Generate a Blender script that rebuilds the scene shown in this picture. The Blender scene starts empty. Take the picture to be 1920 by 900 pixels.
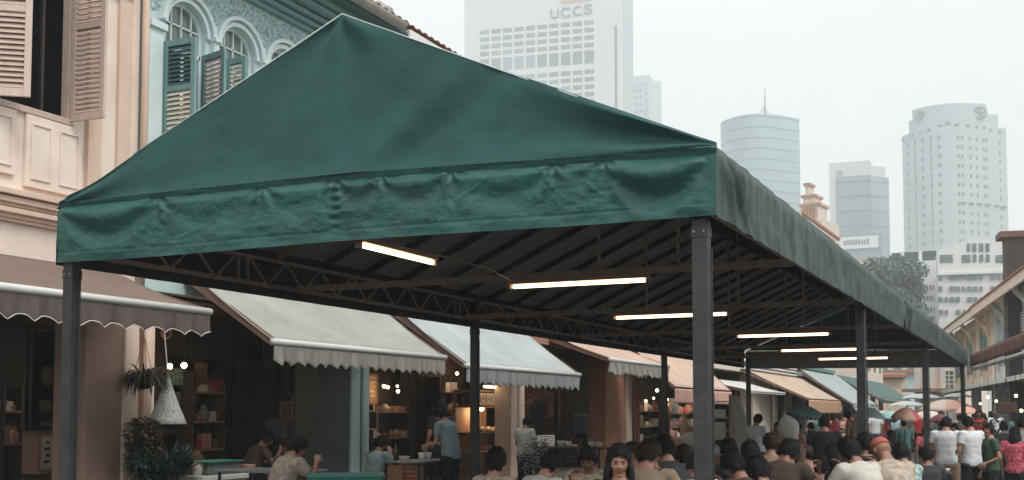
import bpy, bmesh, math, random
import numpy as np
from mathutils import Vector, Matrix, Euler, noise
R = math.radians
random.seed(7)
scene = bpy.context.scene
COL = scene.collection
OFF = {}

# ------------------------------------------------------------------ camera
CH = 1.65
FPX, YAW, PITCH, CYO = 2164.7, .4321, .0599, 645.1
cam_d = bpy.data.cameras.new('camera')
cam = bpy.data.objects.new('camera', cam_d); COL.objects.link(cam)
cam_d.sensor_width = 36; cam_d.lens = FPX*36/1920
cam_d.shift_y = (CYO-450)/1920
cam_d.clip_start = .05; cam_d.clip_end = 5000
cam.location = (0, 0, CH)
cam.rotation_euler = (math.pi/2+PITCH, 0, YAW)
scene.camera = cam
_r = Vector((math.cos(YAW), math.sin(YAW), 0)); _f0 = Vector((-math.sin(YAW), math.cos(YAW), 0)); _z = Vector((0, 0, 1))
_f = _f0*math.cos(PITCH)+_z*math.sin(PITCH); _u = _z*math.cos(PITCH)-_f0*math.sin(PITCH)
def at(px, py, X=None, Y=None, Z=None, D=None):
    """world point seen at a photo pixel (1920x900) on a given world plane"""
    d = _f+_r*((px-960)/FPX)-_u*((py-CYO)/FPX)
    if X is not None: t = X/d.x
    elif Y is not None: t = Y/d.y
    elif Z is not None: t = (Z-CH)/d.z
    else: t = D
    return Vector((0, 0, CH))+d*t
def ground_at(px, D):
    p = at(px, 775, D=D); return Vector((p.x, p.y, 0))

# ------------------------------------------------------------------ materials
def mat(name, rgb, rough=.7, var=.12, vs=3., bump=0., bs=40., metal=0., spec=.5, emit=None, estr=0., streak=False, rgb2=None, sheen=0):
    m = bpy.data.materials.new(name); m.use_nodes = True
    nt = m.node_tree; b = nt.nodes['Principled BSDF']
    b.inputs['Roughness'].default_value = rough; b.inputs['Metallic'].default_value = metal
    b.inputs['Specular IOR Level'].default_value = spec
    if sheen: b.inputs['Sheen Weight'].default_value = sheen
    tc = nt.nodes.new('ShaderNodeTexCoord')
    mp = nt.nodes.new('ShaderNodeMapping'); nt.links.new(tc.outputs['Object'], mp.inputs[0])
    if streak: mp.inputs['Scale'].default_value = (1, 1, .12)
    if var > 0 or rgb2:
        n = nt.nodes.new('ShaderNodeTexNoise'); n.inputs['Scale'].default_value = vs; n.inputs['Detail'].default_value = 6; n.inputs['Roughness'].default_value = .65
        nt.links.new(mp.outputs[0], n.inputs['Vector'])
        cr = nt.nodes.new('ShaderNodeValToRGB')
        a = rgb; c = rgb2 or rgb
        cr.color_ramp.elements[0].position = .3; cr.color_ramp.elements[1].position = .7
        cr.color_ramp.elements[0].color = (*[min(1, x*(1-var)) for x in a], 1)
        cr.color_ramp.elements[1].color = (*[min(1, x*(1+var)) for x in c], 1)
        nt.links.new(n.outputs[0], cr.inputs[0]); nt.links.new(cr.outputs[0], b.inputs['Base Color'])
    else:
        b.inputs['Base Color'].default_value = (*rgb, 1)
    if bump > 0:
        n2 = nt.nodes.new('ShaderNodeTexNoise'); n2.inputs['Scale'].default_value = bs; n2.inputs['Detail'].default_value = 5
        nt.links.new(mp.outputs[0], n2.inputs['Vector'])
        bp = nt.nodes.new('ShaderNodeBump'); bp.inputs['Strength'].default_value = bump; bp.inputs['Distance'].default_value = .02
        nt.links.new(n2.outputs[0], bp.inputs['Height']); nt.links.new(bp.outputs[0], b.inputs['Normal'])
    if emit:
        b.inputs['Emission Color'].default_value = (*emit, 1); b.inputs['Emission Strength'].default_value = estr
    return m
def glass_mat(name, rgb, rough=.15):
    return mat(name, rgb, rough, .25, 1.5, 0, spec=.8)

M = {}
M['green'] = mat('green_canvas', (.023, .092, .083), .46, .22, 2.2, .3, 60, spec=.4, rgb2=(.022, .100, .088))
M['green_gable'] = mat('green_canvas_gable', (.026, .088, .082), .74, .18, .9, .25, 70, spec=.3, rgb2=(.032, .098, .092))
M['green_side'] = mat('weathered_canvas', (.016, .042, .036), .62, .45, 7, .25, 60, streak=True, rgb2=(.050, .078, .067))
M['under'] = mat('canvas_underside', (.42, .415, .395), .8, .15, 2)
M['under_dark'] = mat('shaded_valance_canvas', (.03, .034, .034), .85, .2, 3)  # shade on the left valance's inner face, put into the cloth colour
M['piping'] = mat('white_piping', (.7, .75, .75), .5, .05)
M['steel'] = mat('dark_steel', (.022, .027, .028), .5, .2, 6, .1, 60)
M['post'] = mat('grey_painted_steel', (.020, .028, .028), .55, .3, 5, .2, 40, rgb2=(.040, .040, .037))
M['rust'] = mat('rusty_steel', (.40, .285, .235), .7, .35, 9, .2, 50)
M['fixture'] = mat('fixture_housing', (.42, .27, .2), .5, .1)
M['tube'] = mat('lit_tube', (1, .9, .75), .4, 0, emit=(1, .74, .46), estr=5.5)
M['bulb'] = mat('lit_bulb', (1, .9, .75), .4, 0, emit=(1, .66, .34), estr=9)
M['peach'] = mat('peach_plaster', (.76, .63, .54), .85, .08, 1.6, .12, 30, rgb2=(.80, .69, .61))
M['peach_trim'] = mat('peach_trim_paint', (.68, .51, .41), .75, .08, 3)
M['peach_wood'] = mat('peach_painted_wood', (.66, .53, .46), .6, .1, 8, .1, 60, streak=True)
M['peach_lou'] = mat('peach_shutter_paint', (.58, .45, .38), .6, .12, 8, .1, 60)
M['mint'] = mat('pale_mint_plaster', (.52, .66, .66), .8, .08, 2, .1, 30)
M['mintw'] = mat('white_mint_trim', (.62, .72, .73), .7, .06, 3)
M['frieze'] = mat('stippled_mint_frieze', (.20, .36, .35), .9, .6, 26, 1.0, 45, rgb2=(.42, .56, .55))
M['teal'] = mat('teal_painted_wood', (.15, .29, .28), .55, .14, 6, .1, 50, streak=True)
M['teal_d'] = mat('dark_teal_wood', (.045, .12, .12), .55, .14, 6)
M['cream_lou'] = mat('cream_louvre', (.60, .58, .50), .6, .1, 6)
M['glass'] = glass_mat('window_glass', (.12, .155, .15))
M['peach_l'] = mat('lit_peach_plaster', (.86, .68, .56), .85, .1, 2, .1, 30)  # light on the pillar fronts put into a brighter peach
M['peach_w'] = mat('weathered_peach_plaster', (.66, .44, .31), .9, .3, 1.2, .2, 30, streak=True, rgb2=(.82, .66, .53))
M['mint_w'] = mat('weathered_mint_plaster', (.46, .56, .55), .9, .3, 1.2, .2, 30, streak=True, rgb2=(.72, .74, .70))
M['shadepil'] = mat('shaded_pillar_plaster', (.42, .28, .22), .85, .18, 1.5, .1, 30)  # shade on the peach pillar's side face put into a darker colour
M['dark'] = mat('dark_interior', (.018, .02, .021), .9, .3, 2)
M['darkwood'] = mat('dark_wood', (.045, .033, .028), .7, .3, 5, .1, 30)
M['brownwall'] = mat('brown_shop_wall', (.16, .095, .07), .85, .2, 2)
M['terra'] = mat('terracotta_plaster', (.40, .20, .13), .85, .15, 2, .1, 30)
M['tile'] = mat('clay_roof_tile', (.35, .15, .09), .85, .4, 9, .3, 20)
M['gutter'] = mat('grey_gutter', (.30, .27, .24), .6, .25, 3)
M['soffit'] = mat('teal_soffit', (.04, .10, .10), .8, .2, 3)
M['parapet'] = mat('stained_parapet', (.5, .48, .44), .9, .4, 5, .2, 30)
M['aw_brown'] = mat('brown_awning_canvas', (.20, .14, .115), .85, .12, 2, .15, 120)
M['aw_grey'] = mat('grey_green_awning', (.38, .385, .345), .85, .16, 1.2, .15, 120)
M['aw_blue'] = mat('pale_blue_awning', (.44, .49, .49), .85, .15, 1.2, .15, 120)
M['aw_peach'] = mat('peach_awning', (.62, .46, .37), .85, .14, 2, .15, 120)
M['aw_pink'] = mat('faded_pink_valance', (.62, .37, .30), .85, .2, 8, .15, 120, streak=True)
M['aw_orange'] = mat('orange_cream_awning', (.62, .48, .37), .85, .14, 1)
M['aw_orangeval'] = mat('orange_valance', (.60, .36, .24), .85, .2, 8, .15, 120, streak=True)
M['aw_teal'] = mat('teal_awning', (.09, .17, .165), .8, .1, 2)
M['aw_ltblue'] = mat('ice_blue_awning', (.42, .50, .51), .8, .14, 2)
M['val_brown'] = mat('brown_valance', (.13, .102, .092), .9, .2, 8, .1, 90, streak=True)
M['val_grey'] = mat('grey_valance', (.30, .29, .26), .9, .25, 8, .1, 90, streak=True)
M['val_blue'] = mat('grey_blue_valance', (.29, .31, .30), .9, .25, 8, .1, 90, streak=True)
M['bar'] = mat('white_aluminium', (.68, .68, .66), .35, .06, 3)
M['armw'] = mat('brown_awning_arm', (.20, .12, .09), .7, .25, 4)
M['whitep'] = mat('white_paint', (.72, .71, .68), .6, .1, 3)
M['cream'] = mat('cream_plaster', (.66, .58, .49), .85, .1, 2)
M['asphalt'] = mat('asphalt', (.055, .055, .053), .9, .25, 4, .3, 60)
M['paving'] = mat('stone_paving', (.16, .15, .14), .85, .25, 3, .2, 30)
M['ground'] = mat('earth_ground', (.16, .16, .15), .95, .2, .2)
M['leaf'] = mat('dark_green_leaf', (.035, .065, .038), .55, .45, 6)
M['leaf2'] = mat('teal_green_leaf', (.06, .13, .10), .5, .45, 6)
M['leafr'] = mat('reddish_leaf', (.16, .09, .055), .6, .45, 6)
M['stem'] = mat('plant_stem', (.10, .07, .045), .8, .2, 6)
M['pot'] = mat('black_plant_pot', (.02, .022, .022), .6, .2, 5)
M['lace'] = mat('white_speckled_lace', (.60, .62, .58), .85, .0, 5)
M['greenplastic'] = mat('green_plastic', (.03, .22, .18), .45, .15, 3)
M['carton'] = mat('tan_carton', (.38, .23, .15), .8, .2, 5)
M['paper'] = mat('white_paper', (.55, .52, .47), .8, .12, 6)
M['greyboard'] = mat('grey_chalkboard', (.14, .165, .165), .7, .2, 6)
M['steelw'] = mat('brushed_tabletop', (.33, .33, .32), .35, .15, 5, metal=.3)
M['red'] = mat('red_plastic', (.30, .06, .05), .5, .2, 4)
M['pinkred'] = mat('pink_fabric', (.70, .12, .16), .7, .15, 6)
M['flowers'] = mat('dusty_pink_flowers', (.42, .22, .17), .8, .5, 30, .5, 30)
M['beads'] = mat('white_beads', (.6, .58, .52), .5, .1)
M['woodlt'] = mat('warm_wood', (.27, .15, .09), .6, .25, 5)
M['skin'] = mat('skin_tan', (.42, .22, .145), .5, .06, 6, sheen=.1)
M['skin2'] = mat('skin_brown', (.30, .15, .10), .5, .06, 6)
M['lip'] = mat('lips', (.30, .10, .08), .45, 0)
M['eye'] = mat('eye_dark', (.02, .014, .012), .3, 0)
M['hair'] = mat('black_hair', (.010, .009, .009), .6, .4, 40, .6, 80, spec=.22)
M['hairg'] = mat('grey_hair', (.16, .15, .145), .6, .3, 40, .5, 80, spec=.2)
M['hairb'] = mat('brown_hair', (.03, .02, .015), .6, .4, 40, .6, 80, spec=.22)
M['ceramic'] = mat('white_ceramic', (.6, .58, .54), .3, .05)

# speckled lace for the cone shade
def _speckle(m, c1, c2, sc):
    nt = m.node_tree; b = nt.nodes['Principled BSDF']
    tc = nt.nodes.new('ShaderNodeTexCoord'); v = nt.nodes.new('ShaderNodeTexVoronoi'); v.inputs['Scale'].default_value = sc
    nt.links.new(tc.outputs['Object'], v.inputs['Vector'])
    cr = nt.nodes.new('ShaderNodeValToRGB'); cr.color_ramp.elements[0].position = .25; cr.color_ramp.elements[1].position = .5
    cr.color_ramp.elements[0].color = (*c1, 1); cr.color_ramp.elements[1].color = (*c2, 1)
    nt.links.new(v.outputs['Distance'], cr.inputs[0]); nt.links.new(cr.outputs[0], b.inputs['Base Color'])
_speckle(M['lace'], (.14, .18, .16), (.62, .64, .60), 60)

# cloth colours for people
CL = {}
def cloth(key, rgb, var=.1, vs=10, rgb2=None):
    if key not in CL: CL[key] = mat('cloth_'+key, rgb, .85, var, vs, .15, 60, spec=.2, rgb2=rgb2)
    return CL[key]
for k, c in dict(white=(.66, .69, .70), offwhite=(.55, .52, .47), grey=(.24, .25, .25), bluegrey=(.22, .29, .30), black=(.018, .020, .022), charcoal=(.05, .052, .055),
                 brown=(.085, .06, .05), tan=(.34, .25, .18), peach=(.50, .31, .23), green=(.06, .10, .07), teal=(.12, .25, .24), red=(.50, .06, .06), pink=(.60, .16, .18),
                 navy=(.03, .04, .06), khaki=(.30, .22, .155), denim=(.07, .09, .12), maroon=(.12, .03, .03), yellow=(.5, .36, .14), skyblue=(.30, .42, .48)).items():
    cloth(k, c)
cloth('floral', (.30, .18, .13), .5, 28, (.55, .48, .38))
cloth('patterngreen', (.12, .25, .23), .4, 22, (.42, .52, .48))
cloth('checks', (.36, .29, .23), .3, 20, (.46, .38, .31))

# ------------------------------------------------------------------ mesh builder
class MB:
    def __init__(s): s.v = []; s.f = []; s.mi = []
    def add(s, vs, fs, mi=0):
        o = len(s.v); s.v += [tuple(v) for v in vs]; s.f += [tuple(i+o for i in f) for f in fs]; s.mi += [mi]*len(fs); return s
    def boxp(s, x0, x1, y0, y1, z0, z1, mi=0):
        x0, x1 = sorted((x0, x1)); y0, y1 = sorted((y0, y1)); z0, z1 = sorted((z0, z1))
        return s.add([(x0,y0,z0),(x1,y0,z0),(x1,y1,z0),(x0,y1,z0),(x0,y0,z1),(x1,y0,z1),(x1,y1,z1),(x0,y1,z1)],
                     [(0,3,2,1),(4,5,6,7),(0,1,5,4),(1,2,6,5),(2,3,7,6),(3,0,4,7)], mi)
    def bar(s, a, b, w, h=None, up=(0,0,1), mi=0):
        """box beam from a to b, w across, h along up"""
        a = Vector(a); b = Vector(b); h = h or w; t = (b-a).normalized(); up = Vector(up)
        if abs(t.dot(up)) > .98: up = Vector((1,0,0)) if abs(t.x) < .9 else Vector((0,1,0))
        sx = t.cross(up).normalized(); uz = sx.cross(t).normalized()
        c = []
        for p in (a, b):
            for i, j in ((-1,-1),(1,-1),(1,1),(-1,1)): c.append(p+sx*(i*w/2)+uz*(j*h/2))
        return s.add(c, [(0,1,2,3),(7,6,5,4),(0,4,5,1),(1,5,6,2),(2,6,7,3),(3,7,4,0)], mi)
    def tube(s, pts, rad, n=8, cap=True, mi=0, ax=None):
        pts = [Vector(p) for p in pts]
        if not hasattr(rad, '__len__'): rad = [rad]*len(pts)
        vs = []; pr = None
        for i, p in enumerate(pts):
            t = (pts[min(i+1, len(pts)-1)]-pts[max(i-1, 0)]).normalized()
            if pr is None: pr = Vector((1,0,0)) if abs(t.x) < .8 else Vector((0,1,0))
            e1 = (pr-t*pr.dot(t)).normalized(); e2 = t.cross(e1); pr = e1
            r = rad[i]; ra, rb = (r if hasattr(r, '__len__') else (r, r))
            for k in range(n):
                a = 2*math.pi*k/n; vs.append(p+e1*(math.cos(a)*ra)+e2*(math.sin(a)*rb))
        fs = []
        for i in range(len(pts)-1):
            for k in range(n):
                fs.append((i*n+k, i*n+(k+1)%n, (i+1)*n+(k+1)%n, (i+1)*n+k))
        if cap: fs += [tuple(range(n-1, -1, -1)), tuple((len(pts)-1)*n+k for k in range(n))]
        return s.add(vs, fs, mi)
    def sphere(s, c, r, n=12, m=8, mi=0):
        c = Vector(c); r = r if hasattr(r, '__len__') else (r, r, r)
        vs = [c+Vector((0,0,-r[2]))]
        for j in range(1, m):
            t = -math.pi/2+math.pi*j/m
            for k in range(n):
                a = 2*math.pi*k/n; vs.append(c+Vector((math.cos(t)*math.cos(a)*r[0], math.cos(t)*math.sin(a)*r[1], math.sin(t)*r[2])))
        vs.append(c+Vector((0,0,r[2]))); fs = []
        for k in range(n): fs.append((0, 1+(k+1)%n, 1+k))
        for j in range(m-2):
            for k in range(n): fs.append((1+j*n+k, 1+j*n+(k+1)%n, 1+(j+1)*n+(k+1)%n, 1+(j+1)*n+k))
        for k in range(n): fs.append((1+(m-2)*n+k, 1+(m-2)*n+(k+1)%n, len(vs)-1))
        return s.add(vs, fs, mi)
    def grid(s, fn, nu, nv, mi=0):
        vs = [fn(i/nu, j/nv) for j in range(nv+1) for i in range(nu+1)]
        return s.add(vs, [(j*(nu+1)+i, j*(nu+1)+i+1, (j+1)*(nu+1)+i+1, (j+1)*(nu+1)+i) for j in range(nv) for i in range(nu)], mi)
    def poly(s, pts, thick, mi=0):
        """prism: polygon pts extruded by vector thick"""
        n = len(pts); t = Vector(thick); a = [Vector(p) for p in pts]
        return s.add(a+[p+t for p in a], [tuple(range(n-1,-1,-1)), tuple(range(n, 2*n))]+[(i, (i+1)%n, (i+1)%n+n, i+n) for i in range(n)], mi)
    def xf(s, m, start=0):
        s.v = s.v[:start]+[tuple(m@Vector(v)) for v in s.v[start:]]; return s
    def build(s, name, mats, parent=None, smooth=False, bevel=0, solid=0):
        me = bpy.data.meshes.new(name)
        if parent is not None: off = OFF[parent]
        elif s.v:
            a = np.array(s.v); off = Vector((float((a[:,0].min()+a[:,0].max())/2), float((a[:,1].min()+a[:,1].max())/2), float(a[:,2].min())))
        else: off = Vector((0,0,0))
        me.from_pydata([(v[0]-off[0], v[1]-off[1], v[2]-off[2]) for v in s.v], [], s.f)
        if not isinstance(mats, (list, tuple)): mats = [mats]
        for m in mats: me.materials.append(m)
        if len(mats) > 1: me.polygons.foreach_set('material_index', s.mi)
        bm = bmesh.new(); bm.from_mesh(me); bmesh.ops.recalc_face_normals(bm, faces=bm.faces); bm.to_mesh(me); bm.free()
        if smooth: me.polygons.foreach_set('use_smooth', [True]*len(me.polygons))
        me.update()
        o = bpy.data.objects.new(name, me); COL.objects.link(o)
        if parent is not None: o.parent = parent
        else: o.location = off
        OFF[o] = off
        if bevel:
            b = o.modifiers.new('bevel', 'BEVEL'); b.width = bevel; b.segments = 2; b.limit_method = 'ANGLE'
        if solid:
            b = o.modifiers.new('solid', 'SOLIDIFY'); b.thickness = solid; b.offset = 0
        return o

def tag(o, label=None, cat=None, group=None, kind=None):
    if label: o['label'] = label
    if cat: o['category'] = cat
    if group: o['group'] = group
    if kind: o['kind'] = kind
    return o
def empty(name, loc=(0,0,0), label=None, cat=None, group=None, kind=None):
    o = bpy.data.objects.new(name, None); COL.objects.link(o); o.location = loc; OFF[o] = Vector(loc)
    o.empty_display_size = .1
    return tag(o, label, cat, group, kind)
def kids(o): return [c for c in KIDS_SCAN() if c.parent == o]
def copy_tree(o, childmap, parent=None, loc=None, rz=None, sc=None):
    c = o.copy(); COL.objects.link(c); c.parent = parent
    if loc is not None: c.location = loc
    if rz is not None: c.rotation_euler = (0,0,rz)
    if sc is not None: c.scale = (sc,sc,sc)
    OFF[c] = OFF.get(o, Vector((0,0,0)))
    for ch in childmap.get(o.name, []): copy_tree(ch, childmap, c)
    return c
def childmap():
    d = {}
    for o in bpy.data.objects:
        if o.parent: d.setdefault(o.parent.name, []).append(o)
    return d
def fill2d(outer, holes, thick, xdir=(0,1,0), ydir=(0,0,1), org=(0,0,0)):
    """flat plate with holes, returned as (verts, faces); outer/holes are 2-D loops in (xdir, ydir)"""
    cu = bpy.data.curves.new('t', 'CURVE'); cu.dimensions = '2D'; cu.fill_mode = 'BOTH'; cu.extrude = thick/2
    for lp in [outer]+holes:
        sp = cu.splines.new('POLY'); sp.points.add(len(lp)-1)
        for i, p in enumerate(lp): sp.points[i].co = (p[0], p[1], 0, 1)
        sp.use_cyclic_u = True
    o = bpy.data.objects.new('t', cu); COL.objects.link(o)
    dg = bpy.context.evaluated_depsgraph_get(); me = bpy.data.meshes.new_from_object(o.evaluated_get(dg))
    X = Vector(xdir); Y = Vector(ydir); Zn = X.cross(Y); O = Vector(org)
    vs = [O+X*v.co.x+Y*v.co.y+Zn*v.co.z for v in me.vertices]; fs = [tuple(p.vertices) for p in me.polygons]
    bpy.data.objects.remove(o); bpy.data.curves.remove(cu); bpy.data.meshes.remove(me)
    return vs, fs
def rect(x0, x1, y0, y1): return [(x0,y0),(x1,y0),(x1,y1),(x0,y1)]
def arch(x0, x1, y0, ys, rise, n=14):
    c = (x0+x1)/2; w = (x1-x0)/2
    return [(x0,y0),(x1,y0)]+[(c+w*math.cos(math.pi*k/n), ys+rise*math.sin(math.pi*k/n)) for k in range(n+1)]
# ------------------------------------------------------------------ world, sun
w = bpy.data.worlds.new('World'); scene.world = w; w.use_nodes = True
nt = w.node_tree; bg = nt.nodes['Background']; bg.inputs[1].default_value = .1
SUN_EL, SUN_AZ = R(50), R(118)     # azimuth measured clockwise from +Y
sky = nt.nodes.new('ShaderNodeTexSky'); sky.sky_type = 'NISHITA'; sky.sun_disc = False
sky.sun_elevation = SUN_EL; sky.sun_rotation = SUN_AZ; sky.dust_density = 4; sky.air_density = 1
tc = nt.nodes.new('ShaderNodeTexCoord'); sep = nt.nodes.new('ShaderNodeSeparateXYZ'); nt.links.new(tc.outputs['Generated'], sep.inputs[0])
cr = nt.nodes.new('ShaderNodeValToRGB')
e = cr.color_ramp.elements
e[0].position = 0; e[0].color = (.885, .915, .92, 1)
e[1].position = 1; e[1].color = (1, 1.0, 1.0, 1)
e2 = e.new(.35); e2.color = (.90, .94, .95, 1)
nt.links.new(sep.outputs[2], cr.inputs[0])
# clouds: an overcast deck, brighter overhead
mth = nt.nodes.new('ShaderNodeMapRange'); mth.inputs[1].default_value = .3; mth.inputs[2].default_value = 1; mth.inputs[3].default_value = 11.6; mth.inputs[4].default_value = 20
nt.links.new(sep.outputs[2], mth.inputs[0])
ns = nt.nodes.new('ShaderNodeTexNoise'); ns.inputs['Scale'].default_value = 2.2; ns.inputs['Detail'].default_value = 4
nt.links.new(tc.outputs['Generated'], ns.inputs['Vector'])
nr = nt.nodes.new('ShaderNodeMapRange'); nr.inputs[1].default_value = .3; nr.inputs[2].default_value = .7; nr.inputs[3].default_value = .96; nr.inputs[4].default_value = 1.04
nt.links.new(ns.outputs[0], nr.inputs[0])
mm = nt.nodes.new('ShaderNodeMath'); mm.operation = 'MULTIPLY'; nt.links.new(mth.outputs[0], mm.inputs[0]); nt.links.new(nr.outputs[0], mm.inputs[1])
vm = nt.nodes.new('ShaderNodeVectorMath'); vm.operation = 'SCALE'; nt.links.new(cr.outputs[0], vm.inputs[0]); nt.links.new(mm.outputs[0], vm.inputs['Scale'])
mx = nt.nodes.new('ShaderNodeMix'); mx.data_type = 'RGBA'; mx.inputs[0].default_value = .92
nt.links.new(sky.outputs[0], mx.inputs[6]); nt.links.new(vm.outputs[0], mx.inputs[7]); nt.links.new(mx.outputs[2], bg.inputs[0])
sl = bpy.data.lights.new('sun', 'SUN'); sl.energy = 2.0; sl.angle = R(22); sl.color = (1, .95, .88)
so = bpy.data.objects.new('sun', sl); COL.objects.link(so); so.location = (20, -20, 40)
sd = Vector((math.sin(SUN_AZ)*math.cos(SUN_EL), math.cos(SUN_AZ)*math.cos(SUN_EL), math.sin(SUN_EL)))
so.rotation_euler = sd.to_track_quat('Z', 'Y').to_euler()
vs_ = scene.view_settings; vs_.view_transform = 'Standard'; vs_.look = 'None'; vs_.exposure = 0; vs_.gamma = 1; vs_.use_curve_mapping = False
scene.cycles.max_bounces = 8; scene.cycles.diffuse_bounces = 4; scene.cycles.volume_bounces = 2
scene.cycles.use_denoising = True; scene.cycles.caustics_reflective = False; scene.cycles.caustics_refractive = False
scene.cycles.sample_clamp_indirect = 6

# ------------------------------------------------------------------ ground
g = MB().boxp(-1500, 1500, -300, 2500, -.6, -.02); tag(g.build('ground', M['ground']), kind='structure')
g = MB().boxp(-10.4, 6, -40, 60, -.018, .0); g.boxp(-10.4, -1.5, 60, 100, -.018, .0); tag(g.build('road', M['asphalt']), kind='structure')
g = MB().boxp(-13.5, -10.4, -2, 96, -.018, .14); tag(g.build('pavement', M['paving'], bevel=.01), kind='structure')

# ------------------------------------------------------------------ the green canopy
XL, XR, Y0 = -8.03, -2.05, 7.70
XM = (XL+XR)/2
ZB, ZT, ZA = 3.0, 3.5, 4.84
YEL, YER = 34.0, 35.6
def yend(X): return YEL+(YER-YEL)*(X-XL)/(XR-XL)
can = empty('market_canopy', (XM, Y0, 0), 'long open green canvas canopy on dark posts running down the middle of the street', 'canopy')
def fbm(x, y, z=0): return noise.fractal(Vector((x, y, z)), 1., 2., 4)
def drop(x):
    q = min(1, max(0, (x-XM)/(XR-XM))); return .030*q*q*(3-2*q)
def crn(x):
    q = min(1, max(0, (x-XM)/(XR-XM))); return .045-.048*q
# gable panel
def gab(u, v):
    x = XL+(XR+.056-XL)*u; k = max(0, 1-(XM-x)/(XM-XL) if x < XM else 1-(x-XM)/(XR+.056-XM)); zc = ZT-.003 if x > XM else ZT+.045; top = zc+(ZA-zc)*k; zb0 = ZT+crn(x)-drop(x)
    z = zb0+(top-zb0)*v
    y = Y0-.02-.030*math.exp(-(z-zb0)/.10)
    # gentle tension folds from the apex and the right corner
    da = math.hypot(x-XM, z-ZA); an = math.atan2(x-XM, ZA-z)
    y += .05*math.sin(an*5.2)*math.exp(-da/.45)*min(1, da*6)
    dr = math.hypot((x-XR), (z-ZT)); ar = math.atan2(z-ZT, XR-x)
    y += .095*math.sin(ar*11-.6)*math.exp(-(dr/1.1)**2)*min(1, dr*1.6)*min(1, v*5)*min(1, (1-v)*8)
    dl = math.hypot((x-XL), (z-ZT)); al = math.atan2(z-ZT, x-XL)
    y += .03*math.sin(al*16)*math.exp(-(dl/.9)**2)*min(1, dl*3)
    # wide diagonal fold right of the middle
    q = (x-XM-.9)-(z-ZT-.35)*1.25
    y += .030*math.exp(-(q/.22)**2)*math.exp(-((z-ZT-.32)/.45)**2)-.026*math.exp(-((q+.35)/.22)**2)*math.exp(-((z-ZT-.3)/.4)**2)
    q5 = 1+0*noise.noise(Vector((x*2.2+z*1.5, z*2.6-x*.8, 3.3))); y -= .010*max(0, 1-abs(q5)*5)**2*min(1, v*6)*math.exp(-((dr-.5)/1.2)**2)
    kk = min(1, max(0, XR+.056-x)/.10); y = Y0-.051+(y-Y0+.051)*kk
    y += .010*kk*fbm(x*.9, z*1.3)*min(1, v*6)
    y += .005*kk*fbm(x*4, z*5, 8)*min(1, v*6)
    for xs in (XM-1.45, XM, XM+1.45): y -= .009*math.exp(-((x-xs)/.011)**2)*min(1, v*8)
    return (x, y, z)
MB().grid(gab, 170, 44).build('gable_panel', M['green_gable'], can, smooth=True)
# front valance with swags
pins = []
for px in (100, 303, 499, 635, 718, 848, 1041, 1137, 1342):
    pins.append(at(px, 300, Y=Y0).x)
pins[0] = XL; pins[-1] = XR
amps = [.055, .018, .022, .03, .026, .026, .016, .066]
deps = [.26, .20, .18, .12, .16, .2, .10, .28]
_cr = random.Random(77)
CREASE = []
for _i in range(46):
    if _i < 20: _p = _cr.choice(pins[1:-1]); CREASE.append((_p+_cr.uniform(-.12, .12), _cr.uniform(.06, .2), _cr.choice((-1, 1))*_cr.uniform(.5, 1.3), _cr.uniform(.10, .24), _cr.uniform(.006, .014), _cr.uniform(.004, .010)))
    else: CREASE.append((_cr.uniform(XL, XR), _cr.uniform(.1, .46), _cr.uniform(-.6, .6), _cr.uniform(.08, .30), _cr.uniform(.006, .016), _cr.uniform(-.006, .009)))
def val(u, v):
    x = XL+(XR+.055-XL)*u
    zt = ZT+crn(x)-.045-drop(x) ; zb = ZB-.008*math.sin(u*9)
    z = zt+(zb-zt)*v; h = zt-z
    y = Y0-.016-.035*min(1, v*8)
    for i in range(len(pins)-1):
        a, b = pins[i], pins[i+1]; L = b-a; t = (x-a)/L
        if i in (6,):  # small cross fold
            pass
        if -.02 <= t <= 1.02:
            t = min(1, max(0, t)); s4 = 4*t*(1-t)
            if i == 7 or i == 0: pass
            dc = deps[i]*s4
            wd = .035+.055*s4
            am = amps[i]*(.35+.65*s4)*min(1, 12*t+.15)*min(1, 12*(1-t)+.15)
            y += -am*math.exp(-((h-dc*.45)/wd)**2)+am*.9*math.exp(-((h-dc-.03)/wd)**2)*s4 - am*.45*math.exp(-((h-dc*1.25-.09)/(wd*1.3))**2)*s4
    for k, p in enumerate(pins[1:-1]):
        an = math.atan2(x-p, h+.02); rr = math.hypot(x-p, h)
        y += .020*math.cos(an*7+k)*math.exp(-(rr/.17)**2)*min(1, rr*20)
    # sewn hem line and stitched centre seam
    y += .008*math.exp(-((h-(zt-zb)+.085)/.008)**2)
    xs = at(635, 400, Y=Y0).x
    y += .014*math.sin(h*85)*math.exp(-((x-xs)/.045)**2)*(h < .42)
    y += .030*fbm(x*1.6, z*3.4, 3)*v + .014*fbm(x*5, z*9, 7)*v + .006*fbm(x*14, z*16, 9)
    for (cx, ch_, ca, cl_, cw, cm) in CREASE:
        dx, dz = x-cx, h-ch_
        if abs(dx) < cl_:
            al = dx*math.cos(ca)+dz*math.sin(ca); pe = -dx*math.sin(ca)+dz*math.cos(ca)+.12*al*al/cl_
            if abs(al) < cl_ and abs(pe) < cw*3: y -= cm*math.exp(-(pe/cw)**2)*(1-(al/cl_)**2)
    y += .008*math.sin((x*1.1+z*3)*9+2*fbm(x, z, 5))*max(0, v-.55)*1.6
    # corner tuck on the right
    dr = XR-x
    y += .035*math.exp(-(dr/.10)**2)*math.sin(h*9+1)
    kx = min(1, max(0, XR+.055-x)/.14); yb_ = Y0-.051
    y = yb_+(y-yb_)*(.92-.62*v**5)
    y = yb_+(y-yb_)*kx*kx*(3-2*kx)
    return (x, y, z)
MB().grid(val, 420, 46).build('front_valance', M['green'], can, smooth=True)
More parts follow.
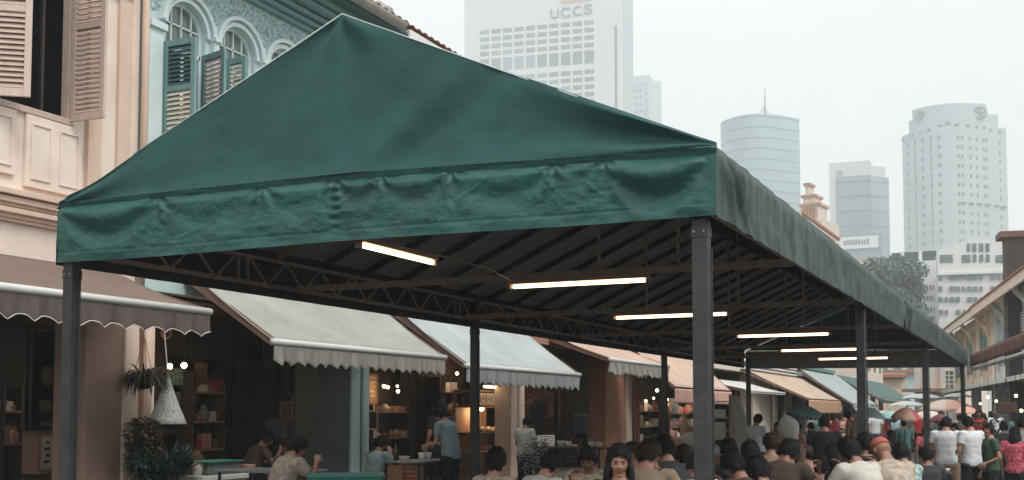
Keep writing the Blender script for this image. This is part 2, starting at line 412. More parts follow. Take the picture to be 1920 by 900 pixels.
# seam strip between gable and valance
def seam(u, v):
    x = XL+.0+(XR+.056-XL)*u; a = .012+.045*v
    return (x, Y0-.046+.020*v+.010*fbm(x*4, v, 2), ZT+crn(x)-drop(x)-.050*v)
MB().grid(seam, 160, 5).build('seam_strip', M['green_gable'], can, smooth=True)
# hem piping on the gable's edges
h = MB()
for X in (XL, XR): h.tube([(XM+(X-XM)*.72, Y0-.022, ZA+(ZT+(.045 if X < XM else -.003)-ZA)*.72+.004), ((X+XM)/2, Y0-.022, (ZT+(.045 if X < XM else -.003)+ZA)/2+.004), (XM, Y0-.025, ZA+.006)], .0045, 8)
h.build('hem_piping', M['piping'], can, smooth=True)
# roof slopes
def slope(X0):
    def fn(u, v):
        X = X0+(XM-X0)*v+(-.06 if X0 < XM else .018)*(1-v); ye = yend(X); y = Y0-.02+(ye-Y0+.02)*u
        ph = (y-Y0)/.92; sag = -.03*abs(math.sin(ph*math.pi))*math.sin(v*math.pi)
        return (X, y, ZT-(.03 if X0 > XM else 0)*(1-v)+(ZA-ZT)*v+sag)
    return MB().grid(fn, 240, 10)
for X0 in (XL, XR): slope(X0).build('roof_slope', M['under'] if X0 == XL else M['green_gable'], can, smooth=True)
# gable at the far end
MB().poly([(XL, YEL+.02, ZT), (XR, YER+.02, ZT), (XM, (YEL+YER)/2+.02, ZA)], (0, .01, 0)).build('end_gable', M['green_gable'], can)
MB().poly([(XL, YEL, ZB-.03), (XR, YER, ZB-.03), (XR, YER, ZT-.01), (XL, YEL, ZT-.01)], (0, .02, 0)).build('end_valance', M['under'], can)
# right valance, weathered and streaky, two lengths that overlap at the second post
def sideval(X, y0, y1, sgn, seed, lift=0):
    L = y1-y0
    def fn(u, v):
        y = y0+L*u
        zt = ZT+(.004 if sgn > 0 else .03)
        sag = 0
        zb = ZB-.012
        z = zt+(zb-zt)*v; hh = zt-z
        x = X+sgn*(.02+.035*min(1, v*6))
        x += sgn*(.013*math.sin(y*8+1.7*fbm(y*1.1, v, seed))*v+.007*math.sin(y*19+2*fbm(y*2, v*1.3, seed))*(.3+v)+.016*fbm(y*2.5, v*2, seed+3))
        # diagonal tension folds from the front corner
        if sgn > 0:
            d = y-Y0; q1 = d-.15-hh*1.5; q2 = d-.02-hh*.8
            x += (.07*math.exp(-(q1/.09)**2)+.055*math.exp(-(q2/.06)**2)-.05*math.exp(-((q1-.2)/.12)**2))*min(1, hh*5)*math.exp(-(d/1.4)**2)*min(1, d*6)
            d2 = y-y1; q3 = -d2-.1-hh*.7
            x += .05*math.exp(-(q3/.12)**2)*min(1, hh*5)
            d3 = y-y0
            if y0 > Y0+1: x += .10*math.exp(-((d3-.08-hh*.5)/.12)**2)*min(1, hh*5)
        x = X+sgn*.055+(x-X-sgn*.055)*(1-.6*v**4)
        if sgn > 0:
            kd = min(1, max(0, y-Y0+.051)/.16); kd = kd*kd*(3-2*kd); x = (XR+.055)+(x-XR-.055)*kd
        return (x, y, z)
    return MB().grid(fn, int(L*26), 20)
sideval(XR, Y0-.051, 19.2, 1, 1).build('side_valance', M['green_side'], can, smooth=True)
sideval(XR+.02, 19.12, YER, 1, 5).build('side_valance', M['green_side'], can, smooth=True)
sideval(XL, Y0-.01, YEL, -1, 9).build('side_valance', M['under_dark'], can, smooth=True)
# posts
left_posts = [Y0+.06, at(882, 700, X=XL).y, at(1240, 760, X=XL).y, YEL-.08]
right_posts = [Y0+.06, at(1628, 700, X=XR).y, at(1745, 760, X=XR).y, YER-.12]
def post(X, y, s=.11):
    m = MB(); m.boxp(X-s/2, X+s/2, y-s/2, y+s/2, 0.012, ZT-.06)
    p = m.build('post', M['post'], can, bevel=.004)
    MB().boxp(X-.14, X+.14, y-.14, y+.14, 0, .012).build('base_plate', M['steel'], p)
    b = MB(); b.boxp(X-s/2-.005, X+s/2+.005, y-s/2-.005, y+s/2+.005, 2.86, 2.94)
    b.build('bracket', M['post'], p, bevel=.004)
    for dx in (-.035, .035):
        for z in (2.90,): MB().tube([(X+dx, y-s/2-.005, z), (X+dx, y-s/2-.014, z)], .008, 6).build('bolt', M['rust'], p)
    MB().tube([(X+s/2+.012, y+.02, .02), (X+s/2+.012, y+.025, 1.4), (X+s/2+.014, y+.02, 2.79)], .007, 6).build('cable', M['steel'], p)
for y in left_posts: post(XL+.075, y, .11)
for y in right_posts: post(XR-.085, y, .108)
# eave trusses
def truss(X, ya, yb, posts):
    zt, zb2 = 3.38, 3.09
    t = empty('eave_truss', (X, ya, zb2)); t.parent = can; t.location = Vector((X, ya, zb2))-OFF[can]; 
    OFF[t] = Vector((X, ya, zb2))
    MB().bar((X, ya, zt), (X, yb, zt), .035, .04).build('top_chord', M['rust'], t)
    MB().bar((X, ya, zb2), (X, yb, zb2), .035, .045).build('bottom_chord', M['rust'], t)
    wb = MB(); y = ya+.15; k = 0
    while y < yb-.45:
        if k % 8 == 3:
            wb = MB(); wb.bar((X, y, zb2+.02), (X, y, zt-.02), .026); wb.build('web_bar', M['rust'], t); wb = MB(); wb.bar((X, y+.16, zb2+.02), (X, y+.16, zt-.02), .022); wb.build('web_bar', M['rust'], t); y += .2
        else:
            wb = MB(); wb.bar((X, y, zt-.02), (X, y+.30, zb2+.02), .022); wb.build('web_bar', M['rust'], t); wb = MB(); wb.bar((X, y+.34, zb2+.02), (X, y+.64, zt-.02), .022); wb.build('web_bar', M['rust'], t); y += .70
        k += 1
truss(XL+.09, Y0+.15, YEL-.1, left_posts)
truss(XR-.09, Y0+.15, YER-.15, right_posts)
# ridge beam, rafters, ties, hangers
MB().bar((XM, Y0+.02, ZA-.07), (XM, (YEL+YER)/2, ZA-.07), .06, .09).build('ridge_beam', M['steel'], can)
k = 0; y = Y0+.42
while y < YEL-.3:
    for X0 in (XL, XR):
        MB().bar((X0+(.05 if X0 < XM else -.05), y, ZT-.045), (XM, y, ZA-.055), .05, .07).build('rafter', M['rust'] if k < 4 else M['steel'], can)
    y += .92; k += 1
ties = [at(1087, 520, X=-4.4).y if False else 11.16, 15.44, 20.1, 25.1, 29.4]
for i, y in enumerate(ties):
    MB().bar((XL+.12, y, 3.10), (XR-.12, y, 3.10), .06, .07).build('tie_beam', M['rust'], can)
    for px in ((1123, 1272) if i == 0 else (None,)):
        X = at(px, 470, Y=y).x if px else XM
        zr = ZT+(ZA-ZT)*(1-abs(X-XM)/(XM-XL))-.08
        MB().bar((X, y, 3.13), (X, y, zr), .03).build('hanger', M['rust'], can)
        if not px:
            X2 = XM+1.3; zr = ZT+(ZA-ZT)*(1-abs(X2-XM)/(XM-XL))-.08
            MB().bar((X2, y, 3.13), (X2, y, zr), .03).build('hanger', M['rust'], can)
MB().tube([(-4.96, 9.1, 3.08), (-5.0, 10.2, 3.09), (-5.15, 11.13, 3.07)], .008, 6).build('cable_conduit', M['rust'], can)

# tube lights
def tube_light(a, b, label):
    a = Vector(a); b = Vector(b); c = (a+b)/2
    t = empty('tube_light', c, label, 'lamp', 'fluorescent tube lights under the canopy')
    d = (b-a).normalized()
    MB().bar(a+Vector((0,0,.045)), b+Vector((0,0,.045)), .09, .045).build('housing', M['fixture'], t, bevel=.005)
    MB().tube([a+d*.05, b-d*.05], .021, 12).build('tube', M['tube'], t, smooth=True)
    for p in (a, b): MB().boxp(p.x-.024, p.x+.024, p.y-.024, p.y+.024, p.z-.026, p.z+.025).build('end_cap', M['fixture'], t, bevel=.004)
LL = [((632, 451), (810, 490), 'x', 'lit tube light nearest the front edge, running lengthwise under the left roof slope'),
      ((955, 537), (1218, 524), 11.16, 'lit tube light on the first tie beam, longest one left of the big post'),
      ((1150, 596), (1368, 588), 15.44, 'lit tube light passing behind the big front right post'),
      ((1380, 631), (1558, 626), 20.1, 'lit tube light just right of the big front right post, third from the far end'),
      ((1462, 658), (1612, 653), 25.1, 'lit tube light second from the far end of the canopy'),
      ((1532, 674), (1668, 669), 29.4, 'smallest lit tube light, farthest back and crossed by the slim post')]
for p, q, y, lab in LL:
    if y == 'x': a = at(*p, X=-4.97); b = at(*q, X=-4.97); z = (a.z+b.z)/2
    else: a = at(*p, Y=y); b = at(*q, Y=y); z = min(3.0, (a.z+b.z)/2)
    if y == 'x': a.y = Y0+.14; b.y += .05
    a.z = b.z = z
    tube_light(a, b, lab)
# ------------------------------------------------------------------ left shophouses
FX = -11.2; SX = -13.4; BX = -17.5
EZ = 8.55
def shophouse(y0, y1, label, wallm, wth=.24,  pil_w=.62, pil_m=None, trim=None, upper_holes=(), ez=EZ, inner=None, side_m=None, floors=True, roofm=None):
    t = empty('shophouse', (FX, y0, 0), label, 'shophouse', 'shophouses along the left side of the street')
    pil_m = pil_m or wallm; inner = inner or M['dark']
    # upper wall
    holes = [h for h in upper_holes]
    vs, fs = fill2d(rect(y0, y1, 3.35, ez), holes, wth, org=(FX-wth/2, 0, 0))
    MB().add(vs, fs).build('wall', wallm, t)
    # party walls, arcade ceiling, rooms
    m = MB(); m.boxp(BX, SX-.1, y0+.0, y0+.12, 0, 3.3); m.boxp(BX, SX-.1, y1-.12, y1, 0, 3.3); m.boxp(BX-.1, BX, y0, y1, 0, 3.3); m.build('inner_wall', inner, t)
    MB().boxp(BX, FX-.24, y0, y1, 3.3, 3.36).build('arcade_ceiling', M['darkwood'], t)
    MB().boxp(BX-.1, BX+.1, y0, y1, 3.36, ez).build('rear_wall', wallm, t)
    return t
def pillar(t, y0, y1, m_side, m_front, depth=.55, zt=3.35, pipe=None, z0=.14):
    MB().boxp(FX-depth, FX, y0, y1, z0, zt).build('pillar', m_side, t, bevel=.012)
    if pipe is not None:
        MB().tube([(FX+.07, pipe, .14), (FX+.07, pipe, 3.3)], .055, 12).build('drainpipe', m_front, t, smooth=True)
def roof(t, y0, y1, ez, tiles=True, over=.85, gut=None, rise=2.4):
    gx = FX+over
    def fn(u, v):
        y = y0+(y1-y0)*u; x = gx-.1-(over+3.2)*v
        return (x+.10*(v < .01), y, ez+.17+rise*v+.055*abs(math.sin(y*math.pi/.24))-.02*((v*14) % 1))
    MB().grid(fn, int((y1-y0)*20), 42).build('roof', M['tile'], t)
    MB().boxp(FX, gx-.06, y0, y1, ez-.02, ez+.05).build('soffit', M['soffit'], t)
    # half round gutter
    m = MB(); n = 8
    vs = []; 
    for yy in (y0, y1 if gut in (None, 'none') else gut):
        for k in range(n+1):
            a = math.pi+math.pi*k/n; vs.append((gx+.0+.10*math.cos(a), yy, ez+.12+.13*math.sin(a)))
    m.add(vs, [(k, k+1, n+2+k, n+1+k) for k in range(n)])
    if gut == 'none': MB().boxp(gx-.14, gx-.02, y0, y1, ez-.04, ez+.13).build('eave_board', M['whitep'], t)
    else: m.build('gutter', M['gutter'], t, smooth=True, solid=.012)
    return t
def louvre_leaf(t, hinge, free, z0, z1, frame_m, slat_m, split=.5, name='shutter', slat_m2=None, n=None, tilt=.6, th=.045):
    """a louvred leaf between two plan points"""
    hx = Vector((hinge[0], hinge[1], 0)); fx = Vector((free[0], free[1], 0)); d = (fx-hx); wd = d.length; d.normalize(); nn = Vector((-d.y, d.x, 0))
    s = empty(name, (hinge[0], hinge[1], z0)); s.parent = t; s.location = Vector((hinge[0], hinge[1], z0))-OFF[t]; OFF[s] = Vector((hinge[0], hinge[1], z0))
    P = lambda a, z: hx+d*a+Vector((0,0,z))
    st = .075
    f = MB()
    for a in (st/2, wd-st/2): f.bar(P(a, z0), P(a, z1), th, st, up=d)
    zs = [z0+.05, z0+(z1-z0)*split, z1-.045]
    for z, hgt in zip(zs, (.10, .08, .09)): f.bar(P(st, z), P(wd-st, z), th-.004, hgt)
    f.build('shutter_frame', frame_m, s, bevel=.004)
    for q in range(2):
        za, zb_ = (zs[0]+.05, zs[1]-.04) if q == 0 else (zs[1]+.04, zs[2]-.045)
        k = max(4, int((zb_-za)/.062)); sl = MB()
        for i in range(k):
            z = za+(zb_-za)*(i+.5)/k
            up = Vector((0,0,1))*math.cos(tilt)+nn*math.sin(tilt)
            sl.bar(P(st-.005, z), P(wd-st+.005, z), .008, .076, up=up)
        sl.build('slats', slat_m2 if (q == 1 and slat_m2) else slat_m, s)
    return s

# ---- A: peach house
WY0, WY1 = 9.45, 10.80
A = shophouse(4.6, 12.04, 'peach plastered shophouse with an open louvred window, the nearest on the left', M['peach'], upper_holes=[rect(WY0, WY1, 5.38, 7.6)], wth=.06, ez=9.6, inner=M['darkwood'])
# window reveal and inside
m = MB(); m.boxp(FX-.10, FX+.03, WY1-.03, WY1+.03, 5.36, 7.6); m.boxp(FX-.10, FX+.03, WY0-.02, WY0+.04, 5.36, 7.6); m.boxp(FX-.10, FX+.05, WY0-.05, WY1+.05, 5.30, 5.38)
wf = m.build('window_frame', M['peach_lou'], A, bevel=.006)
m = MB(); m.boxp(FX-.22, FX-.18, WY0+.42, WY0+.46, 5.38, 7.6); m.boxp(FX-.22, FX-.18, WY1-.28, WY1-.24, 5.38, 7.6); m.build('mullion', M['darkwood'], wf)
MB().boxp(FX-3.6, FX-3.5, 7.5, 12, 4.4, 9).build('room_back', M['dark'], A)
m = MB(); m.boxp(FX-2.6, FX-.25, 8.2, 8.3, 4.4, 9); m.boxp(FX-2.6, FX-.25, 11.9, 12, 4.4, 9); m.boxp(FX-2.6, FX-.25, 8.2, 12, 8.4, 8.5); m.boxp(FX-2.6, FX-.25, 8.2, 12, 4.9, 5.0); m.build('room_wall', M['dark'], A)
fr = at(196, 218, Z=5.36); louvre_leaf(A, (FX+.05, WY1-.01), (fr.x, fr.y), 5.34, 7.30, M['peach_lou'], M['peach_lou'], split=.62)
fl = at(57, 176, Z=5.40); louvre_leaf(A, (FX+.05, WY0+.02), (fl.x, fl.y), 5.36, 7.55, M['peach_wood'], M['peach_lou'], split=.48)
# raised timber panel below the window
def panel(t, ya, yb, za, zb_, n, m_, dep=.05):
    MB().boxp(FX+.001, FX+dep, ya, yb, za, zb_).build('timber_panel', m_, t, bevel=.006)
    w_ = (yb-ya)/n; f = MB()
    for i in range(n):
        a, b = ya+w_*i+.07, ya+w_*(i+1)-.07; c, d = za+.10, zb_-.10
        for (p0, p1, q0, q1) in ((a, b, c, c+.018), (a, b, d-.018, d), (a, a+.018, c+.018, d-.018), (b-.018, b, c+.018, d-.018)): f.boxp(FX+dep-.001, FX+dep+.02, p0, p1, q0, q1)
    f.build('panel_moulding', M['peach'], t)
panel(A, 10.10, 11.0, 4.40, 5.29, 2, M['peach'])
panel(A, 9.0, 9.95, 4.50, 5.29, 2, M['peach'])
# ledge with mouldings
m = MB()
for z, h_, d_ in ((4.30, .07, .22), (4.22, .075, .17), (4.16, .055, .12), (4.09, .065, .15), (4.03, .055, .09), (3.98, .045, .06)): m.boxp(FX+.001, FX+d_, 4.6, 12.0, z-h_, z-.002)
m.build('string_course', M['peach_trim'], A, bevel=.008)
# pilasters on the upper floor
m = MB(); m.boxp(FX+.001, FX+.07, 11.08, 11.16, 4.31, 9.5); m.boxp(FX+.001, FX+.04, 11.16, 11.34, 4.31, 9.5); m.build('pilaster', M['peach_trim'], A, bevel=.006)
MB().boxp(FX+.001, FX+.05, 11.62, 11.86, 4.31, 9.5).build('pilaster', M['peach_trim'], A, bevel=.006)
m = MB(); m.boxp(FX+.001, FX+.12, 11.32, 11.86, 7.33, 7.40); m.boxp(FX+.001, FX+.09, 11.34, 11.84, 7.27, 7.33); m.build('capital', M['peach'], A, bevel=.006)
MB().tube([(FX+.09, 12.06, 3.3), (FX+.09, 12.06, 9.4)], .05, 12).build('drainpipe', M['peach_trim'], A, smooth=True)
pillar(A, at(160, 700, X=FX).y, at(228, 700, X=FX).y+.02, M['shadepil'], M['peach_trim'])
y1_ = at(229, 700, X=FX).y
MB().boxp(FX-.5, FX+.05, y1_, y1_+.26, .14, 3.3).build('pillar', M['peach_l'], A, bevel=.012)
MB().tube([(FX+.09, y1_+.38, .14), (FX+.09, y1_+.38, 3.3)], .06, 12).build('drainpipe', M['peach_trim'], A, smooth=True)
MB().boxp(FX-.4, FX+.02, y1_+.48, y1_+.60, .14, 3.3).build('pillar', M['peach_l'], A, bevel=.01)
roof(A, 4.6, 12.04, 9.6)

# ---- B: mint house with arched windows
wins = [(12.45, 13.50), (13.63, 14.68), (14.81, 15.86), (15.99, 17.04)]
zs0, zsp, rs = 5.35, 7.20, .40
B = shophouse(12.10, 18.03, 'pale mint shophouse with round arched windows and teal louvred shutters', M['mint'], upper_holes=[arch(a+.1, b-.1, zs0, zsp, rs) for a, b in wins], inner=M['brownwall'])
for i, (a, b) in enumerate(wins):
    # moulded arch surround
    m = MB()
    def hood(r0, r1, x0, x1):
        c = (a+b)/2; w_ = (b-a)/2; pts = []
        n = 16
        vs = []
        for k in range(n+1):
            an = math.pi*k/n
            for (ww, hh) in ((w_-.1+r0, rs+r0), (w_-.1+r1, rs+r1)): vs.append((x0, c+ww*math.cos(an), zsp+hh*math.sin(an)))
            for (ww, hh) in ((w_-.1+r0, rs+r0), (w_-.1+r1, rs+r1)): vs.append((x1, c+ww*math.cos(an), zsp+hh*math.sin(an)))
        fs = []
        for k in range(n):
            p, q = 4*k, 4*(k+1); fs += [(p+2, p+3, q+3, q+2), (p, p+2, q+2, q), (p+1, q+1, q+3, p+3), (p, q, q+1, p+1)]
        fs += [(0,1,3,2), (4*n, 4*n+2, 4*n+3, 4*n+1)]
        m.add(vs, fs)
    hood(0, .07, FX+.002, FX+.05); hood(.09, .15, FX+.002, FX+.10)
    m.build('arch_moulding', M['mintw'], B, smooth=False)
    f = MB(); c = (a+b)/2; wi = (b-a)/2-.1
    # window frame with panes grid
    gx = FX-.10
    MB().poly([(gx-.03, y, z) for y, z in arch(a+.1, b-.1, zsp-.30, zsp, rs)], (.012, 0, 0)).build('glass', M['glass'], B)
    fr_ = empty('window_frame', (gx, c, zs0)); fr_.parent = B; fr_.location = Vector((gx, c, zs0))-OFF[B]; OFF[fr_] = Vector((gx, c, zs0))
    m = MB(); n = 16
    for k in range(n):
        a0, a1 = math.pi*k/n, math.pi*(k+1)/n
        m.bar((gx, c+(wi-.025)*math.cos(a0), zsp+(rs-.025)*math.sin(a0)), (gx, c+(wi-.025)*math.cos(a1), zsp+(rs-.025)*math.sin(a1)), .05, .05, up=(1,0,0))
    for y in (a+.125, b-.125): m.bar((gx, y, zs0), (gx, y, zsp), .05, .05)
    for k in (1, 2, 3):
        y = a+.1+(b-a-.2)*k/4; zt_ = zsp+rs*math.sqrt(max(0, 1-((y-c)/wi)**2)); m.bar((gx, y, zsp-.3), (gx, y, zt_), .022, .03)
    m.bar((gx, a+.12, zsp+.06), (gx, b-.12, zsp+.06), .03, .022); m.bar((gx, a+.12, zsp-.30), (gx, b-.12, zsp-.30), .05, .06)
    m.build('glazing_bars', M['mintw'], fr_)
    # dark opening behind and pilasters
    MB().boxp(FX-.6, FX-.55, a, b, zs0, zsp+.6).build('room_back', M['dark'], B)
    yb = b+.065
    p = MB(); p.boxp(FX+.002, FX+.09, yb-.06, yb+.06, 4.4, zsp+.02); p.boxp(FX+.002, FX+.13, yb-.075, yb+.075, zsp-.02, zsp+.06); p.boxp(FX+.002, FX+.07, yb-.03, yb+.03, zsp+.06, 7.45)
    p.build('pilaster', M['mintw'], B, bevel=.008)
p = MB(); p.boxp(FX+.002, FX+.10, 12.13, 12.40, 4.4, zsp-.2); p.boxp(FX+.002, FX+.15, 12.11, 12.44, zsp-.2, zsp-.1); p.build('pilaster', M['mintw'], B, bevel=.008)
# frieze and cornice
def frz(u, v):
    y = 12.11+(18.0-12.11)*u; z = 7.30+.78*v
    return (FX+.012+.016*noise.noise(Vector((y*14, z*14, 0)))+.012*noise.noise(Vector((y*30, z*30, 4))), y, z)
# cut around the arches: keep faces clear of the hood mouldings
mm_ = MB().grid(frz, 260, 36)
keep = []
for fc in mm_.f:
    y = sum(mm_.v[i][1] for i in fc)/4; z = sum(mm_.v[i][2] for i in fc)/4
    ok = True
    for a, b in wins:
        c = (a+b)/2; wi = (b-a)/2+.07
        if abs(y-c) < wi and z < zsp+(rs+.17)*math.sqrt(max(0, 1-((y-c)/wi)**2)): ok = False
    if ok: keep.append(fc)
mm_.f = keep; mm_.mi = [0]*len(keep); mm_.build('frieze', M['frieze'], B, smooth=True)
m = MB()
for z, d_ in ((8.08, .10), (8.16, .18), (8.26, .26), (8.36, .42), (8.46, .52)): m.boxp(FX+.002, FX+d_, 12.1, 18.0, z, z+.075)
m.build('cornice', M['teal'], B, bevel=.012)
roof(B, 12.1, 18.0, EZ, gut=17.75)
# shutters standing open
def leafpx(t, hp, fp, zt_, z0, fm, sm, sm2=None, wd=.52, split=.52, nm='shutter'):
    h_ = at(*hp, X=FX+.08); z_ = h_.z; f_ = at(*fp, Z=z_)
    d_ = Vector((f_.x-h_.x, f_.y-h_.y)); 
    louvre_leaf(t, (h_.x, h_.y), (f_.x, f_.y), z0, z_, fm, sm, split=split, slat_m2=sm2)
leafpx(B, (309, 78), (368, 68), 0, 5.3, M['teal'], M['cream_lou'], M['teal_d'], split=.56)
leafpx(B, (380, 106), (423, 91), 0, 5.3, M['teal'], M['peach_lou'], None, split=.45)
leafpx(B, (426, 112), (462, 104), 0, 5.3, M['teal'], M['cream_lou'], None, split=.5)
# party wall end standing above the tiles
pw = at(738, 50, X=FX+.45)
MB().boxp(FX-1.6, FX+.45, pw.y-.50, pw.y, EZ+.0, at(722, 6, X=FX+.45).z).build('parapet_end', M['parapet'], B, bevel=.02)
pw2 = at(688, 8, X=FX+.4)
MB().boxp(FX-1.6, FX+.3, pw2.y-.3, pw2.y, EZ+.2, pw2.z+.4).build('chimney', M['parapet'], B, bevel=.02)
p2l, p2r = at(598, 780, X=FX).y, at(655, 780, X=FX).y
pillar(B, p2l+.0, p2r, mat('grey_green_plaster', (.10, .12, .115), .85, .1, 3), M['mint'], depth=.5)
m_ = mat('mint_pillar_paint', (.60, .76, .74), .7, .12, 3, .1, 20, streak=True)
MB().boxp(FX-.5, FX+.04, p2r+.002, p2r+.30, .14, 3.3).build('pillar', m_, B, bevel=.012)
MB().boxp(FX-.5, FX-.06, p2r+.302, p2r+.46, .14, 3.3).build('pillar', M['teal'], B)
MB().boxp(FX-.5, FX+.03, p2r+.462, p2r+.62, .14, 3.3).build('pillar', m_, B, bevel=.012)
MB().tube([(FX+.03, p2r+.40, .14), (FX+.03, p2r+.40, 3.3)], .04, 10).build('drainpipe', m_, B, smooth=True)

# ---- C, D, E and the far row
def plain_up(y0, y1, n):
    w_ = (y1-y0)/n; return [rect(y0+w_*i+w_*.25, y0+w_*(i+1)-w_*.25, 4.6, 6.8) for i in range(n)]
def far_windows(t, y0, y1, n, sm):
    w_ = (y1-y0)/n
    for i in range(n):
        a, b = y0+w_*i+w_*.25, y0+w_*(i+1)-w_*.25
        MB().boxp(FX-.2, FX-.17, a, b, 4.6, 6.8).build('window', M['glass'], t)
        for q, (p0, p1) in enumerate(((a, (a+b)/2-.02), ((a+b)/2+.02, b))):
            m = MB(); k = 0
            m.boxp(FX-.12, FX-.08, p0, p0+.06, 4.6, 6.8); m.boxp(FX-.12, FX-.08, p1-.06, p1, 4.6, 6.8)
            z = 4.65
            while z < 6.75: m.bar((FX-.10, p0+.06, z), (FX-.10, p1-.06, z), .01, .09, up=(.5, 0, .8)); z += .1
            m.build('shutter', sm, t)
C_ = shophouse(18.03, 24.9, 'cream shophouse with fluted twin pillars and a glass food cabinet in its arcade', M['cream'], upper_holes=plain_up(18.03, 24.9, 3), inner=M['brownwall'])
far_windows(C_, 18.03, 24.9, 3, M['teal']); roof(C_, 18.03, 24.9, EZ-.02, gut='none')
y3 = at(956, 780, X=FX).y
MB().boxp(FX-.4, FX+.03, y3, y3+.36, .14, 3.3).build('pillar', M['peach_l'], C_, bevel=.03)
MB().boxp(FX-.4, FX-.06, y3+.36, y3+.46, .14, 3.3).build('pillar', M['peach_trim'], C_)
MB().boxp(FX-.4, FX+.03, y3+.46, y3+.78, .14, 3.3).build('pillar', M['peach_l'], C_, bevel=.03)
D_ = shophouse(24.95, 33.0, 'terracotta plastered shophouse with a broad brown pillar and a menu board at its door', M['terra'], upper_holes=plain_up(24.95, 33, 3), inner=M['terra'])
far_windows(D_, 24.95, 33, 3, M['peach_lou']); roof(D_, 24.95, 33, EZ)
y4l, y4r = at(1135, 780, X=FX).y, at(1174, 780, X=FX).y
pillar(D_, y4l, y4r, M['terra'], M['peach_trim'], depth=.5)
MB().boxp(FX-.4, FX+.05, y4r+.01, y4r+.42, .14, 3.3).build('pillar', M['peach'], D_, bevel=.02)
MB().tube([(FX+.05, y4r+.60, .14), (FX+.05, y4r+.60, 3.3)], .06, 10).build('drainpipe', M['terra'], D_, smooth=True)
MB().tube([(FX+.05, y4r+.86, .14), (FX+.05, y4r+.86, 3.3)], .07, 10).build('drainpipe', M['terra'], D_, smooth=True)
E_ = shophouse(33.4, 39.6, 'dim open fronted shophouse under the pale peach awning with a pink edge', M['cream'], upper_holes=plain_up(33.4, 39.6, 2), inner=M['darkwood'])
far_windows(E_, 33.4, 39.6, 2, M['teal']); roof(E_, 33.4, 39.6, EZ)
yq = at(1322, 780, X=FX).y
MB().boxp(FX-.3, FX, yq, yq+.3, .14, 3.3).build('pillar', M['peach'], E_, bevel=.02)
F_ = shophouse(39.6, 46.2, 'cream white shophouse with a flat white canopy and a tall blank pillar', M['cream'], upper_holes=[rect(42, 43, 4.4, 6.8)], inner=M['darkwood'])
MB().boxp(FX-.2, FX-.17, 42, 43, 4.4, 6.8).build('window', M['glass'], F_); roof(F_, 39.6, 46.2, EZ)
ya, yb = at(1413, 760, X=FX).y, at(1444, 760, X=FX).y
MB().boxp(FX-.6, FX-.002, ya, yb, .14, 3.34).build('pillar', M['cream'], F_, bevel=.02)
MB().tube([(FX+.09, yb+.25, .14), (FX+.09, yb+.25, 8)], .09, 10).build('drainpipe', M['peach'], F_, smooth=True)
MB().boxp(FX+.002, FX+.08, yb-2.6, yb, 3.45, 3.6).build('string_course', M['whitep'], F_)
G_ = shophouse(46.2, 57, 'grey white shophouse with louvred upper shutters behind the orange and cream awning', M['whitep'], upper_holes=plain_up(46.2, 57, 4), inner=M['dark'])
far_windows(G_, 46.2, 57, 4, M['whitep']); roof(G_, 46.2, 57, EZ)
for y in (49.5, 53.2, 56.5): MB().boxp(FX-.3, FX, y, y+.35, .14, 3.3).build('pillar', M['peach'], G_)
m = MB()
for z in (3.45, 3.6, 3.75): m.boxp(FX+.002, FX+.25, 46.3, 57, z, z+.08)
m.build('string_course', M['whitep'], G_)
H_ = shophouse(57, 68, 'pale grey shophouse far down the left side behind the ice blue awning', M['whitep'], upper_holes=plain_up(57, 68, 4), inner=M['dark'])
far_windows(H_, 57, 68, 4, M['teal']); roof(H_, 57, 68, EZ)
m = MB()
for z in (3.5, 3.9): m.boxp(FX+.002, FX+.3, 57, 68, z, z+.18)
m.build('string_course', M['teal'], H_)
for y in (60, 64, 67.5): MB().boxp(FX-.3, FX, y, y+.35, .14, 3.3).build('pillar', M['whitep'], H_)
I_ = shophouse(68, 92, 'long peach shophouse block at the far left end behind the teal awning', M['peach'], upper_holes=plain_up(68, 92, 8), inner=M['dark'])
far_windows(I_, 68, 92, 8, M['teal']); roof(I_, 68, 92, EZ)
for y in (72, 77, 82, 87, 91.5): MB().boxp(FX-.3, FX, y, y+.4, .14, 3.3).build('pillar', M['whitep'], I_)

